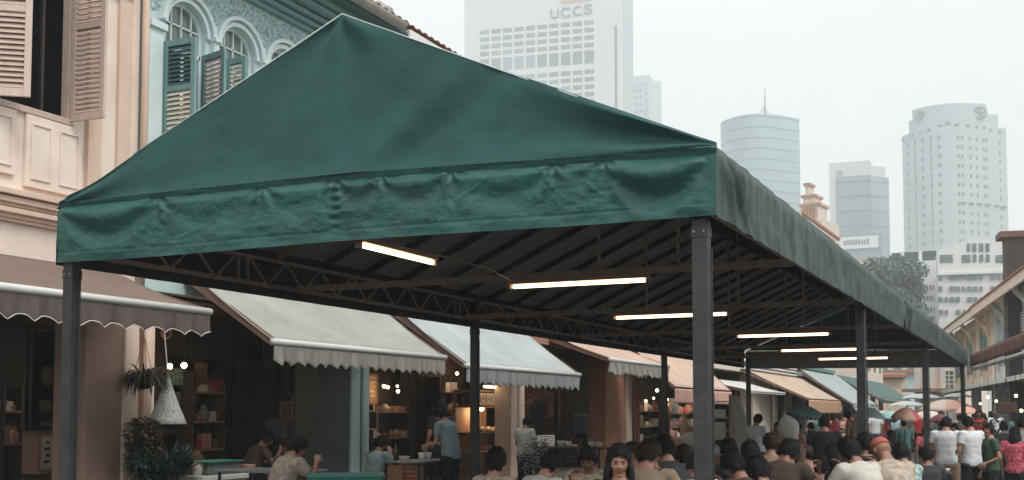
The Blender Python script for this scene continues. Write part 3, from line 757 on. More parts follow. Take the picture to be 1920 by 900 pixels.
# ------------------------------------------------------------------ awnings
def awning(y0, y1, xf, zf, zb_, fab, valm, label, drop=.27, sc=.3, xb=None, arms=True, ruffle=.01, trim=None, bar=True, waves=True, barz=0, gr=True, y0b=None, y1b=None):
    xb = FX+.02 if xb is None else xb; y0b = y0 if y0b is None else y0b; y1b = y1 if y1b is None else y1b
    t = empty('awning', (xf, (y0+y1)/2, zf), label, 'awning', 'retractable awnings along the left shopfronts' if gr else None)
    def fn(u, v):
        ya_ = y0+(y0b-y0)*v; yb_ = y1+(y1b-y1)*v
        return (xf+(xb-xf)*v, ya_+(yb_-ya_)*u, zf+.03+(zb_-zf)*v-.035*math.sin(math.pi*v)+.006*math.sin(u*(y1-y0)*5)*math.sin(math.pi*v))
    MB().grid(fn, 60, 12).build('fabric', fab, t, smooth=True, solid=.008)
    n = int((y1-y0)/sc); 
    def vf(u, v):
        y = y0+(y1-y0)*u; ph = u*n*math.pi
        d_ = drop*(1-(.22*abs(math.cos(ph)) if waves else 0))
        return (xf+.035+ruffle*math.sin(y*37)*v+ruffle*1.4*math.sin(y*13+1)*v*v-.01*math.cos(ph*2)*v, y, zf-.02-d_*v)
    MB().grid(vf, max(60, n*12), 8).build('valance', valm, t, smooth=True, solid=.004)
    if trim:
        pts = []
        for i in range(n*10+1):
            u = i/(n*10); p = vf(u, 1); pts.append((p[0]+.002, p[1], p[2]))
        MB().tube(pts, .007, 5).build('valance_trim', trim, t, smooth=True)
    if bar: MB().tube([(xf+.02, y0-.02, zf+barz), (xf+.02, y1+.02, zf+barz)], (.048), 14).build('front_bar', M['bar'], t, smooth=True)
    if arms:
        for y, yy in ((y0+.05, y0b+.05), (y1-.05, y1b-.05)):
            MB().bar((xf, y, zf-.01), (xb, yy, zb_-.12), .05, .11).build('folding_arm', M['armw'], t)
    return t
BXF = -9.6
awning(7.0, at(390, 578, X=BXF).y, BXF, 2.93, 3.50, M['aw_brown'], M['val_brown'], 'brown canvas awning with a wavy brown valance, leftmost and nearest', drop=.30, sc=.33, trim=M['whitep'])
awning(at(510, 640, X=BXF).y, at(832, 672, X=BXF).y, BXF, 2.63, 3.75, M['aw_grey'], M['val_grey'], 'grey green canvas awning with a scalloped grey valance above the mint pillar', drop=.30, sc=.27, trim=M['val_grey'])
awning(at(872, 684, X=BXF).y, at(1085, 705, X=BXF).y, BXF, 2.52, 3.7, M['aw_blue'], M['val_blue'], 'pale blue canvas awning beyond the slim post, in front of the glass food cabinet', drop=.34, sc=.3, trim=M['val_blue'])
awning(at(1142, 673, X=BXF).y, at(1252, 690, X=BXF).y, BXF, 2.96, 3.62, M['aw_peach'], M['val_grey'], 'peach awning with a crumpled grey fringe over the terracotta pillar', drop=.38, sc=.35, ruffle=.04)
awning(at(1265, 728, X=BXF).y-.1, at(1370, 733, X=BXF).y, BXF, 2.38, 3.9, M['aw_peach'], M['aw_pink'], 'pale peach awning with a straight faded pink edge behind the big post', drop=.42, sc=.5, waves=False, bar=False)
awning(at(1398, 736, X=BXF).y, at(1470, 736, X=BXF).y, BXF, 2.46, 2.9, M['whitep'], M['whitep'], 'thin flat white canopy sheet in front of the blank cream pillar', drop=.06, sc=.5, waves=False, bar=True)
awning(at(1515, 757, X=BXF).y, at(1578, 757, X=BXF).y, BXF, 2.28, 3.5, M['aw_orange'], M['aw_orangeval'], 'cream awning with an orange front edge halfway down the street', drop=.62, sc=.5, waves=False, bar=False, y0b=46.4)
awning(62.0, 72, BXF+.5, 2.1, 4.0, M['aw_ltblue'], M['aw_ltblue'], 'ice blue awning sloping low beside the orange edged one', drop=.15, sc=.5, waves=False, bar=False, y0b=57.5, y1b=69)
awning(73, 92, BXF+.5, 2.5, 3.9, M['aw_teal'], M['aw_teal'], 'dark teal awning farthest down the left side', drop=.2, sc=.5, waves=False, bar=False, y0b=69)

# ------------------------------------------------------------------ shopfronts in the arcade (parts of each house)
def bx(t, name, m_, ya, yb, za, zb_, x=SX, th=.08, bev=0):
    return MB().boxp(x-th, x, ya, yb, za, zb_).build(name, m_, t, bevel=bev)
def Y(px, py=780, X=SX): return at(px, py, X=X).y
# A: nearly black entrance with a framed relief
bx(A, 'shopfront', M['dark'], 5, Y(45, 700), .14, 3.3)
bx(A, 'shopfront', M['darkwood'], Y(45, 700)+.003, Y(160, 700)+.8, .14, 3.3, x=SX-.5)
m = MB(); ya, yb = Y(50, 700), Y(96, 700)
m.boxp(SX+.01, SX+.06, ya, ya+.05, 1.42, 2.85); m.boxp(SX+.01, SX+.06, yb+.4, yb+.45, 1.42, 2.85); m.boxp(SX+.01, SX+.06, ya, yb+.45, 2.85, 2.9); m.boxp(SX+.01, SX+.06, ya, yb+.45, 1.37, 1.42)
m.build('door_frame', M['dark'], A)
bx(A, 'door_panel', M['brownwall'], ya+.05, yb+.4, 1.42, 2.85, x=SX-.0)
# B: glass front
b0 = 13.35; b3 = Y(598)+.3
bx(B, 'shopfront', M['darkwood'], 12.2, Y(300, 760), .14, 3.3)
bx(B, 'transom', M['darkwood'], Y(300, 760), Y(440), 2.62, 3.3)
m = MB(); ya, yb = Y(300, 760), Y(440)
for y in (ya, ya+.9, ya+1.6, yb-.06): m.boxp(SX-.05, SX+.02, y, y+.07, .14, 2.62)
m.boxp(SX-.05, SX+.02, ya, yb, 1.30, 1.37); m.boxp(SX-.05, SX+.02, ya, yb, .55, .62)
m.build('shopfront_frame', M['darkwood'], B)
bx(B, 'dado', M['brownwall'], ya, yb, .14, .9, x=SX-.06)
bx(B, 'door', M['darkwood'], yb, Y(490), .14, 2.62, x=SX+.04)
m = MB()
for i in range(4): m.boxp(SX+.04, SX+.06, yb+.1+i*.34, yb+.34+i*.34, .4, 2.5)
m.build('door_panel', M['dark'], B)
bx(B, 'door_surround', mat('grey_brown_plaster', (.085, .08, .075), .9, .2, 3), Y(490), Y(515), .14, 3.3, x=SX+.02)
bx(B, 'shopfront', M['brownwall'], Y(515), Y(560), .14, 3.3, x=SX-.02)
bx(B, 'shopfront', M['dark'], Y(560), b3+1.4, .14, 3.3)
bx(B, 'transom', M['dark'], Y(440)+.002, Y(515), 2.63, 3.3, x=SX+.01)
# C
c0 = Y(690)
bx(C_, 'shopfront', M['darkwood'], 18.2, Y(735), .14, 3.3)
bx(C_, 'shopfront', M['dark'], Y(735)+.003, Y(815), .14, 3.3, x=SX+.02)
m = MB()
for i in range(6): yy = Y(745)+i*.42; m.boxp(SX+.02, SX+.05, yy, yy+.36, .3, 2.6)
m.build('folding_door', M['darkwood'], C_)
bx(C_, 'shopfront', M['brownwall'], Y(815)+.003, Y(870), .14, 3.3)
bx(C_, 'shopfront', M['darkwood'], Y(870)+.003, 29.5, .14, 3.3, x=SX-.3)
# D
bx(D_, 'door', mat('grey_green_door', (.10, .13, .13), .7, .1, 4), Y(993), Y(1016), .14, 2.25, x=SX+.05, th=.05)
bx(D_, 'shopfront', M['terra'], 29.6, Y(1056), .14, 3.3)
bx(D_, 'shopfront', M['darkwood'], Y(1056)+.003, Y(1110), .14, 3.3, x=SX+.02)
bx(D_, 'shopfront', M['dark'], Y(1110)+.004, Y(1300), .14, 3.3, x=SX+.03)
bx(D_, 'skirting', M['darkwood'], Y(1040), Y(1056), .14, 1.2, x=SX+.03, th=.02)
E_.name = 'shophouse'
bx(E_, 'shopfront', M['darkwood'], Y(1300)+.3, 50, .14, 3.3, x=SX-1)
# ------------------------------------------------------------------ things in and before the shops
def pendant_bulb(p, label, r=.05, top=3.28, power=0):
    t = empty('pendant_bulb', p, label, 'lamp', 'warm bulbs in the arcade')
    MB().sphere(p, r, 14, 10).build('bulb', M['bulb'], t, smooth=True)
    m = MB(); m.tube([(p[0], p[1], p[2]+r*.8), (p[0], p[1], p[2]+r+.06)], .02, 8); m.tube([(p[0], p[1], p[2]+r+.05), (p[0], p[1], top)], .005, 5); m.build('cord', M['steel'], t)
    if power:
        l = bpy.data.lights.new('bulb_light', 'POINT'); l.energy = power*.4; l.color = (1, .68, .38); l.shadow_soft_size = .06
        o = bpy.data.objects.new('bulb_light', l); COL.objects.link(o); o.location = (p[0]+.02, p[1], p[2]-r-.03)
for px, py, x, r, lab, pw in [(152, 692, -12.6, .045, 'single warm bulb in the dark entrance left of the brown pillar', 14),
                          (318, 687, -12.5, .065, 'glowing warm bulb just right of the hanging basket, left one of the pair', 16),
                          (345, 685, -12.5, .068, 'glowing warm bulb, right one of the pair over the lace cone', 16),
                          (720, 724, -12.6, .055, 'pair of warm bulbs seen right of the mint pillar, the left bulb', 12),
                          (727, 726, -12.6, .05, 'pair of warm bulbs seen right of the mint pillar, the right bulb', 0),
                          (745, 724, -12.6, .04, 'dim small bulb to the right of the bulb pair by the mint pillar', 0),
                          (891, 766, -12.3, .085, 'bright warm lamp left of the glass cabinet, beside the slim post', 16),
                          (903, 766, -12.3, .085, 'bright warm lamp in front of the glass cabinet, right of its twin', 16),
                          (1249, 749, -12.2, .11, 'bright warm bulb beside the slim post under the peach awning', 30),
                          (1232, 732, -12.2, .08, 'pale bulb left of the slim post under the fringed awning', 0)]:
    p = at(px, py, X=x); pendant_bulb(tuple(p), lab, r*.72, 3.28, pw)

# framed oval ornaments and plates in the first shop
for i, (px, py, rx, rz) in enumerate([(86, 705, .12, .15), (82, 763, .14, .11), (84, 798, .14, .06)]):
    p = at(px, py, X=SX+.02)
    t = MB().sphere((SX+.04, p.y+.0, p.z), (.03, rx, rz), 16, 10).build('wall_plaque', M['dark'], smooth=True)
    tag(t, ['dark rounded square plaque, topmost of the three left of the near post', 'dark round plaque, middle of the three left of the near post', 'flat dark oval plaque, lowest of the three left of the near post'][i], 'plaque')
def carton(px, py, w_, h_, d_, x, label):
    p = at(px, py, X=x); t = empty('carton', (p.x, p.y, p.z), label, 'box', 'tan cartons in the first shop')
    MB().boxp(p.x-d_, p.x, p.y-w_/2, p.y+w_/2, p.z, p.z+h_).build('box', M['carton'], t, bevel=.008)
    m = MB(); m.boxp(p.x+.001, p.x+.004, p.y-w_*.32, p.y+w_*.32, p.z+h_*.12, p.z+h_*.88); m.build('paper_label', M['paper'], t)
    m = MB()
    for k in range(4): m.boxp(p.x+.0045, p.x+.007, p.y-w_*.16+(k%2)*.03, p.y+w_*.18, p.z+h_*(.25+.15*k), p.z+h_*(.32+.15*k))
    m.build('print', M['darkwood'], t)
    MB().boxp(p.x-d_, p.x+.003, p.y-w_/2-.002, p.y+w_/2+.002, p.z+h_*.93, p.z+h_).build('lid', M['woodlt'], t)
carton(86, 888, .30, .58, .3, -12.6, 'tall tan carton left of the near post, partly hidden by it')
carton(140, 892, .34, .42, .3, -12.4, 'tan carton with a printed label between the near post and the brown pillar')
tb = empty('side_table', (-12.6, 12.9, 0.14), 'low dark table under the tan cartons', 'table')
z_ = at(140, 892, X=-12.4).z
MB().boxp(-13.0, -12.2, at(60, 890, X=-12.6).y, 13.4, z_-.04, z_-.001).build('tabletop', M['darkwood'], tb)
for x in (-12.95, -12.25):
    for y in (12.3, 13.35): MB().boxp(x-.02, x+.02, y-.02, y+.02, .14, z_-.04).build('leg', M['darkwood'], tb)
# jar on the carton
p = at(140, 845, X=-12.5); m = MB(); m.tube([(p.x, p.y, p.z-.0), (p.x, p.y, p.z+.06), (p.x, p.y, p.z+.09)], [.07, .08, .03], 12); tag(m.build('clay_jar', M['darkwood'], smooth=True), 'small dark clay jar on top of the labelled carton', 'jar')

# plants
def blade(m, base, dirv, L, w_, droop, n=5, mi=0):
    base = Vector(base); d = Vector(dirv).normalized(); side = d.cross(Vector((0,0,1)))
    side = side.normalized() if side.length > .05 else Vector((1,0,0))
    vs = []; p = base.copy(); v = d.copy()
    for i in range(n+1):
        t = i/n; ww = w_*math.sin(math.pi*min(1, .12+t*.88))*.5
        vs += [p-side*ww, p+side*ww]; v = (v+Vector((0,0,-droop/n))).normalized(); p = p+v*(L/n)
    m.add(vs, [(2*i, 2*i+1, 2*i+3, 2*i+2) for i in range(n)], mi)
def bush(name, c, r, n, L, w_, label, mats, droop=.8, up=.35, pot=True, seed=1, stems=True, cat='plant', z0=.14):
    rr = random.Random(seed); t = empty(name, (c[0], c[1], z0), label, cat)
    m = MB()
    for i in range(n):
        a = rr.uniform(0, 6.283); q = rr.random()**.5; h = rr.uniform(-1, 1)
        b = (c[0]+math.cos(a)*q*r[0]*.75, c[1]+math.sin(a)*q*r[0]*.75, c[2]+h*r[1]*math.sqrt(1-q*q*.8))
        blade(m, b, (math.cos(a)+rr.uniform(-.4, .4), math.sin(a)+rr.uniform(-.4, .4), up+rr.uniform(-.3, .7)), L*rr.uniform(.6, 1.2), w_*rr.uniform(.7, 1.2), droop*rr.uniform(.5, 1.5), mi=0 if rr.random() < .65 else 1)
    m.build('foliage', mats, t, smooth=True)
    if stems:
        s = MB()
        for i in range(7):
            a = rr.uniform(0, 6.283); s.tube([(c[0], c[1], z0+.25), (c[0]+math.cos(a)*.1, c[1]+math.sin(a)*.1, c[2]-.1), (c[0]+math.cos(a)*r[0]*.5, c[1]+math.sin(a)*r[0]*.5, c[2]+r[1]*.5)], [.014, .01, .005], 5)
        s.build('stem', M['stem'], t)
    if pot: MB().tube([(c[0], c[1], z0), (c[0], c[1], z0+.02), (c[0], c[1], z0+.34), (c[0], c[1], z0+.38)], [.13, .14, .19, .2], 16).build('pot', M['pot'], t, smooth=True)
    return t
PX = -10.75
p = at(268, 818, X=PX); bush('potted_shrub', p, (.26, .26), 900, .12, .045, 'reddish leaved potted shrub at the foot of the peach pillar', [M['leafr'], M['leaf']], seed=3, stems=True)
p = at(264, 850, X=PX+.1); bush('potted_shrub', (p.x, p.y, p.z-.1), (.22, .22), 600, .14, .042, 'dark green potted shrub below the reddish one, leftmost of the plants', [M['leaf'], M['leaf']], seed=4)
p = at(322, 868, X=PX+.15); bush('potted_palm', (p.x, p.y, p.z-.08), (.30, .18), 420, .27, .040, 'spiky teal green potted plant under the lace cone', [M['leaf2'], M['leaf']], droop=.5, up=.9, seed=5)
p = at(292, 893, X=PX+.15); bush('potted_palm', (p.x, p.y, p.z-.1), (.26, .2), 480, .2, .042, 'dense dark potted plant between the shrubs and the teal palm', [M['leaf'], M['leaf2']], droop=.7, up=.7, seed=6)
# hanging basket
p = at(270, 712, X=PX); t = empty('hanging_basket', p, 'dark hanging basket with long drooping leaves beside the peach pillar', 'hanging plant')
m = MB(); rr = random.Random(2)
for i in range(330):
    a = rr.uniform(0, 6.283); blade(m, (p.x+math.cos(a)*.10, p.y+math.sin(a)*.10, p.z+.03+rr.uniform(-.02, .06)), (math.cos(a), math.sin(a), rr.uniform(-.1, 1.6)), rr.uniform(.18, .42), .022, rr.uniform(1.0, 3.2), 7, rr.choice((0, 0, 1)))
m.build('foliage', [M['leaf'], M['leafr']], t, smooth=True)
MB().tube([(p.x, p.y, p.z-.12), (p.x, p.y, p.z-.08), (p.x, p.y, p.z), (p.x, p.y, p.z+.04)], [.05, .12, .16, .165], 16).build('basket', M['pot'], t, smooth=True)
m = MB()
for k in range(3):
    a = k*2.1; m.tube([(p.x+.15*math.cos(a), p.y+.15*math.sin(a), p.z+.04), (p.x, p.y, p.z+.55)], .005, 5)
m.tube([(p.x, p.y, p.z+.55), (p.x-.2, p.y, 3.32)], .006, 5); m.build('hanger', M['rust'], t)
# lace cone
a = at(313, 700, X=PX+.1); b = at(313, 795, X=PX+.1)
t = empty('lace_cone', b, 'white speckled lace cone hanging below the warm bulbs', 'hanging lamp shade')
n = 9; pts = []; rad = []
for i in range(n+1):
    q = i/n; pts.append((b.x, b.y, b.z+(a.z-b.z)*q)); rad.append(.215*(1-q)**1.25+.03*(1-q)+.012)
MB().tube(pts, rad, 28, cap=False).build('shade', M['lace'], t, smooth=True, solid=.008)
m = MB(); m.tube([(a.x, a.y, a.z), (a.x, a.y, a.z+.12), (a.x-.06, a.y-.05, 3.1)], [.015, .008, .006], 6); m.build('cord', M['whitep'], t)
m = MB(); rr = random.Random(9)
for i in range(36):
    an = rr.uniform(0, 6.283); blade(m, (a.x, a.y, a.z+.04), (math.cos(an), math.sin(an), rr.uniform(.2, 1.4)), rr.uniform(.1, .2), .03, 1.4, 5)
m.build('dried_leaves', M['leafr'], t)
# dried wreath on the wall above
p = at(312, 622, X=SX+.3); m = MB()
for i in range(40):
    an = i/40*6.283; m.sphere((p.x+random.uniform(-.02,.02), p.y+math.cos(an)*.10, p.z+math.sin(an)*.10), .028, 6, 5)
tag(m.build('dried_wreath', M['flowers'], smooth=True), 'small dried wreath above the lace cone in the shade', 'wreath')
# teal signboard and notices
def board(px0, px1, py0, py1, x, m_, name, label, cat, frame=None, th=.03, text=None, tm=None, marks=0):
    a = at(px0, py0, X=x); b = at(px1, py1, X=x); z1 = (a.z+b.z)/2+0; a2 = at(px0, py1, X=x)
    z1 = at((px0+px1)/2, py0, X=x).z; z0 = at((px0+px1)/2, py1, X=x).z
    t = empty(name, (x, (a.y+b.y)/2, z0), label, cat)
    MB().boxp(x-th, x, a.y, b.y, z0, z1).build('panel', m_, t)
    if frame:
        m = MB(); w_ = .035
        m.boxp(x-th, x+.02, a.y-w_, a.y-.001, z0-w_, z1+w_); m.boxp(x-th, x+.02, b.y+.001, b.y+w_, z0-w_, z1+w_); m.boxp(x-th, x+.02, a.y, b.y, z1+.001, z1+w_); m.boxp(x-th, x+.02, a.y, b.y, z0-w_, z0-.001)
        m.build('frame', frame, t)
    if marks:
        rr = random.Random(int(px0)); m = MB(); hh = (z1-z0)/(marks+1)
        for k in range(marks):
            y = a.y+(b.y-a.y)*.12; zz = z1-hh*(k+.75)
            while y < a.y+(b.y-a.y)*.85:
                L = rr.uniform(.04, .16)*(b.y-a.y)/.6; m.boxp(x+.002, x+.004, y, min(y+L, b.y-.04), zz, zz+hh*.35); y += L+.04
        m.build('lettering', tm or M['darkwood'], t)
    return t
board(322, 350, 690, 722, SX+.12, M['teal'], 'signboard', 'small teal signboard behind the pair of warm bulbs', 'sign', marks=2, tm=M['aw_ltblue'])
board(345, 368, 746, 775, SX+.06, M['greyboard'], 'notice', 'pale grey square notice on the glass shopfront right of the lace cone', 'notice')
board(332, 342, 735, 772, SX+.06, M['greyboard'], 'notice', 'narrow grey notice between the lace cone and the square notice', 'notice')
board(352, 364, 722, 742, SX+.06, M['darkwood'], 'picture', 'small dark framed picture above the pale square notice', 'picture', frame=M['woodlt'])
board(368, 388, 680, 725, SX+.05, M['carton'], 'lit_panel', 'warm brown lit wall panel right of the pair of bulbs', 'wall panel')
board(526, 545, 756, 783, SX+.1, M['brownwall'], 'picture', 'square brown framed picture in the dim shop left of the mint pillar', 'picture', frame=M['woodlt'])
board(500, 538, 785, 822, SX+.4, mat('dull_grey_panel', (.12, .115, .105), .8, .1), 'signboard', 'dull grey rectangular panel above the seated diners left of the mint pillar', 'panel')
board(545, 578, 742, 756, SX+.08, mat('grey_sign', (.07, .07, .07), .8, .1), 'signboard', 'dim grey strip sign under the round wall fan', 'sign')
board(585, 597, 704, 752, SX+.9, M['carton'], 'poster', 'warm brown poster just left of the grey pillar', 'poster', marks=4)
board(692, 706, 703, 755, SX+.5, M['carton'], 'poster', 'narrow brown poster with pale marks just right of the mint pillar', 'poster', frame=M['woodlt'], marks=5, tm=M['paper'])
board(690, 706, 772, 803, SX+.5, M['dark'], 'empty_frame', 'small square frame below the narrow brown poster', 'frame', frame=M['fixture'])
board(1077, 1115, 780, 823, SX+.7, M['greyboard'], 'chalkboard', 'large grey chalkboard with a pale frame in front of the dark doorway', 'chalkboard', frame=M['steelw'])
board(1008, 1040, 816, 842, FX+.3, M['paper'], 'menu_board', 'white printed menu sheet beside the stall keeper', 'menu board', marks=5)
board(820, 834, 724, 760, SX+.1, M['woodlt'], 'picture', 'dim brown picture behind the man in the grey shirt', 'picture')
board(845, 868, 722, 752, SX+.1, M['greyboard'], 'picture', 'dim grey picture right of the standing man, beside the slim post', 'picture', frame=M['darkwood'])
# ladder-like rack by the grey pillar
p0 = at(585, 752, X=SX+.9); p1 = at(597, 850, X=SX+.9); m = MB()
t = empty('rack', (SX+.9, p0.y, .14), 'tall slender metal rack left of the grey pillar', 'rack')
MB().boxp(SX+.6, SX+.9, p0.y, p0.y+.4, p0.z-.03, p0.z).build('shelf', M['steelw'], t)
MB().boxp(SX+.6, SX+.9, p0.y, p0.y+.4, at(590, 802, X=SX+.9).z-.05, at(590, 802, X=SX+.9).z).build('shelf', M['carton'], t)
for y in (p0.y, p0.y+.38): MB().boxp(SX+.87, SX+.9, y, y+.025, .14, p0.z-.031).build('upright', M['rust'], t)
# round dark fan/wreath on the wall
p = at(560, 712, X=SX+.25); t = empty('wall_fan', p, 'large dark round fan on the wall left of the grey pillar', 'fan')
m = MB(); m.tube([(p.x-.05, p.y, p.z), (p.x+.05, p.y, p.z)], .30, 28); m.build('guard', M['dark'], t, smooth=False)
m = MB()
for k in range(10):
    a = k*.628; m.bar((p.x+.07, p.y, p.z), (p.x+.07, p.y+.27*math.cos(a), p.z+.27*math.sin(a)), .012)
for rr_ in (.12, .2, .28):
    m.tube([(p.x+.07, p.y+rr_*math.cos(k*.2618), p.z+rr_*math.sin(k*.2618)) for k in range(25)], .007, 5)
m.build('grille', M['darkwood'], t); MB().sphere((p.x+.08, p.y, p.z), .055, 10, 8).build('hub', M['woodlt'], t, smooth=True)

# planter tray with ledge, left of the middle
a = at(385, 893, X=-10.4); b = at(462, 893, X=-10.4); zt_ = at(420, 890, X=-10.4).z
t = empty('stall_ledge', (-10.6, (a.y+b.y)/2, .14), 'white stone ledge under the green planter', 'ledge')
MB().boxp(-10.9, -10.35, a.y-.1, b.y+.05, zt_-.07, zt_).build('top', M['whitep'], t, bevel=.01); MB().boxp(-10.85, -10.4, a.y, b.y, .14, zt_-.071).build('base', M['paper'], t)
t = empty('planter', (-10.6, (a.y+b.y)/2, zt_), 'grey green rectangular planter with a teal rim on the white ledge', 'planter')
hp = at(420, 864, X=-10.4).z-zt_
m = MB(); m.poly([(-10.82, a.y+.08, zt_+.001), (-10.42, a.y+.08, zt_+.001), (-10.42, b.y-.1, zt_+.001), (-10.82, b.y-.1, zt_+.001)], (0, 0, hp*.9)); m.build('trough', mat('grey_green_trough', (.10, .13, .12), .7, .2), t, bevel=.01)
MB().boxp(-10.86, -10.38, a.y+.03, b.y-.05, zt_+hp*.9+.001, zt_+hp).build('rim', M['greenplastic'], t, bevel=.008)
for i, (px, py, c_) in enumerate(((456, 870, 'orange'), (438, 835, 'peach'))): pass
p = at(457, 893, X=-10.38); MB_ = MB().boxp(-10.55, -10.36, b.y-.02, b.y+.16, zt_+.001, zt_+.12); tag(MB_.build('spice_tin', M['carton'], bevel=.01), 'small brown tin at the right end of the white ledge', 'tin')
for px, py, lab in ((372, 872, 'tan woven pot beside the planter on its left'), ):
    p = at(px, 893, X=-10.6); tag(MB().tube([(p.x, p.y, zt_), (p.x, p.y, zt_+.10), (p.x, p.y, zt_+.18)], [.07, .10, .08], 14).build('woven_pot', M['paper'], smooth=True), lab, 'pot')
p = at(367, 858, X=-12.4); tag(MB().tube([(p.x, p.y, p.z-.25), (p.x, p.y, p.z-.1), (p.x, p.y, p.z+.02), (p.x, p.y, p.z+.1)], [.1, .15, .12, .05], 16).build('clay_vase', M['woodlt'], smooth=True), 'brown clay vase in the dim shop behind the teal palm', 'vase')
# green crate and plank in the foreground
a = at(578, 893, Z=1.0); b = at(725, 893, Z=1.0)
zc = 1.02
pa = at(575, 891, Z=zc); pb = at(722, 890, Z=zc)
t = empty('green_tub', (pa.x, pa.y, 0), 'bright green plastic tub at the bottom edge in front of the mint pillar', 'tub')
x0, x1, y0_, y1_ = pa.x, pb.x, min(pa.y, pb.y)-.0, max(pa.y, pb.y)
c = (pa+pb)/2; L = (pb-pa).length; d = (pb-pa).normalized(); nrm = Vector((-d.y, d.x, 0))
def quadbox(m, c, L, W, z0, z1, k=1.0):
    f = [(-1,-1),(1,-1),(1,1),(-1,1)]; vs = [c+d*(i*L/2*k)+nrm*(j*W/2*k)-Vector((0,0,c.z-z0)) for i, j in f]+[c+d*(i*L/2)+nrm*(j*W/2)-Vector((0,0,c.z-z1)) for i, j in f]
    m.add(vs, [(0,3,2,1),(4,5,6,7),(0,1,5,4),(1,2,6,5),(2,3,7,6),(3,0,4,7)])
m = MB(); quadbox(m, c+nrm*.25, L*.95, .5, .72, zc-.031, .9); m.build('body', M['greenplastic'], t, bevel=.01)
m = MB(); quadbox(m, c+nrm*.25, L, .55, zc-.03, zc); m.build('rim', M['greenplastic'], t, bevel=.008)
t2 = empty('trestle', (c.x, c.y, 0), 'low trestle table carrying the green tub', 'table'); m = MB(); quadbox(m, c+nrm*.25, L*1.5, .8, .68, .719); m.build('tabletop', M['woodlt'], t2)
for i in (-1, 1):
    for j in (-1, 1):
        q = c+nrm*(.25+.3*j)+d*(i*L*.65); MB().boxp(q.x-.025, q.x+.025, q.y-.025, q.y+.025, 0, .679).build('leg', M['woodlt'], t2)

# tables
def table(x, y, z, lx, ly, label, top=M['steelw'], rz=0, group='tables for diners', legm=None):
    t = empty('table', (x, y, 0), label, 'table', group)
    MB().boxp(x-lx/2, x+lx/2, y-ly/2, y+ly/2, z-.03, z).build('tabletop', top, t, bevel=.008)
    for i in (-1, 1):
        for j in (-1, 1): MB().bar((x+i*(lx/2-.07), y+j*(ly/2-.07), z-.031), (x+i*(lx/2-.05), y+j*(ly/2-.05), .0), .03).build('leg', legm or M['steel'], t)
    t.rotation_euler = (0, 0, rz); return t
def bowl(p, r, name, label, m_, h=.06, group=None):
    o = MB().tube([(p[0], p[1], p[2]+.001), (p[0], p[1], p[2]+.012), (p[0], p[1], p[2]+h)], [r*.5, r*.65, r], 14).build(name, m_, smooth=True); tag(o, label, name, group); return o
p = at(507, 880, D=15.5); table(p.x, p.y, p.z, 1.3, .8, 'grey topped table beside the bending man', group='tables by the shopfronts')
p = at(792, 862, D=18.3); table(p.x, p.y, p.z, .55, 1.1, 'narrow serving counter table in front of the man in the grey shirt', group='tables by the shopfronts'); pc = p
bowl((pc.x+.05, pc.y-.1, pc.z), .07, 'cup', 'white enamel cup on the serving counter', M['ceramic'], .12)
bowl((pc.x-.1, pc.y-.4, pc.z), .10, 'bowl', 'pale bowl on the serving counter left of the cup', M['paper'], .07)
bowl((pc.x-.05, pc.y+.3, pc.z), .05, 'glass', 'small clear glass on the serving counter beside the man', M['ceramic'], .11)
m = MB(); m.tube([(pc.x-.2, pc.y-.5, pc.z), (pc.x-.2, pc.y-.5, pc.z+.16), (pc.x-.2, pc.y-.5, pc.z+.2), (pc.x-.2, pc.y-.5, pc.z+.26)], [.035, .035, .015, .015], 10); tag(m.build('bottle', M['leaf'], smooth=True), 'dark sauce bottle at the far end of the serving counter', 'bottle')
# stools/boxes with red print below
for px, lab, mm2 in ((748, 'brown wooden crate beside the red one under the shopfront', M['woodlt']), (773, 'small crate with a red printed face right of the brown crate', M['carton'])):
    p = at(px, 897, D=18); z1 = at(px, 872, D=18).z
    t = empty('crate', (p.x, p.y, 0), lab, 'crate', 'crates by the shopfront'); MB().boxp(p.x-.13, p.x+.13, p.y-.13, p.y+.13, p.z-.2, z1).build('box', mm2, t, bevel=.01)
    m = MB()
    for k in range(5): m.boxp(p.x-.135, p.x+.135, p.y-.136, p.y-.131, p.z-.15+k*.07, p.z-.11+k*.07)
    m.build('slats', M['red'] if px == 773 else M['woodlt'], t)
    MB().boxp(p.x-.14, p.x+.14, p.y-.14, p.y+.14, 0, p.z-.202).build('plinth', M['darkwood'], t)
# counter board across (735-775, 862)
p = at(755, 866, D=19); table(p.x, p.y, p.z, .7, .5, 'small brown wooden table left of the serving counter', top=M['woodlt'], group='tables by the shopfronts')

# glass food cabinet
ca = at(893, 770, X=-11.9); cb = at(950, 770, X=-11.9)
t = empty('food_cabinet', (-11.9, (ca.y+cb.y)/2, .14), 'lit glass food cabinet with wooden frame left of the twin fluted pillar', 'cabinet')
x0, x1 = -12.5, -11.9; ya, yb = ca.y, cb.y
zt_ = at(925, 736, X=-11.9).z; zm = at(925, 812, X=-11.9).z; zl = at(925, 878, X=-11.9).z
MB().boxp(x0, x1, ya, yb, .14, zl).build('base', M['woodlt'], t)
m = MB()
for x in (x0+.03, x1-.03):
    for y in (ya+.03, yb-.03): m.boxp(x-.03, x+.03, y-.03, y+.03, zl+.001, zt_)
m.boxp(x0, x1+.003, ya, yb, zt_+.001, zt_+.06); m.boxp(x0, x1+.003, ya, yb, zt_-.36, zt_-.31)
m.build('frame', M['woodlt'], t)
MB().boxp(x0, x1, ya+.06, yb-.06, zm-.03, zm+.02).build('shelf', M['darkwood'], t)
MB().boxp(x0, x1, ya+.06, yb-.06, (zl+zm)/2-.02, (zl+zm)/2).build('shelf', M['paper'], t)
MB().boxp(x0, x0+.02, ya+.06, yb-.06, zl, zt_-.36).build('back_panel', M['carton'], t)
MB().boxp(x1-.01, x1, ya+.1, yb-.1, zt_-.30, zt_-.02).build('sign_panel', M['paper'], t)
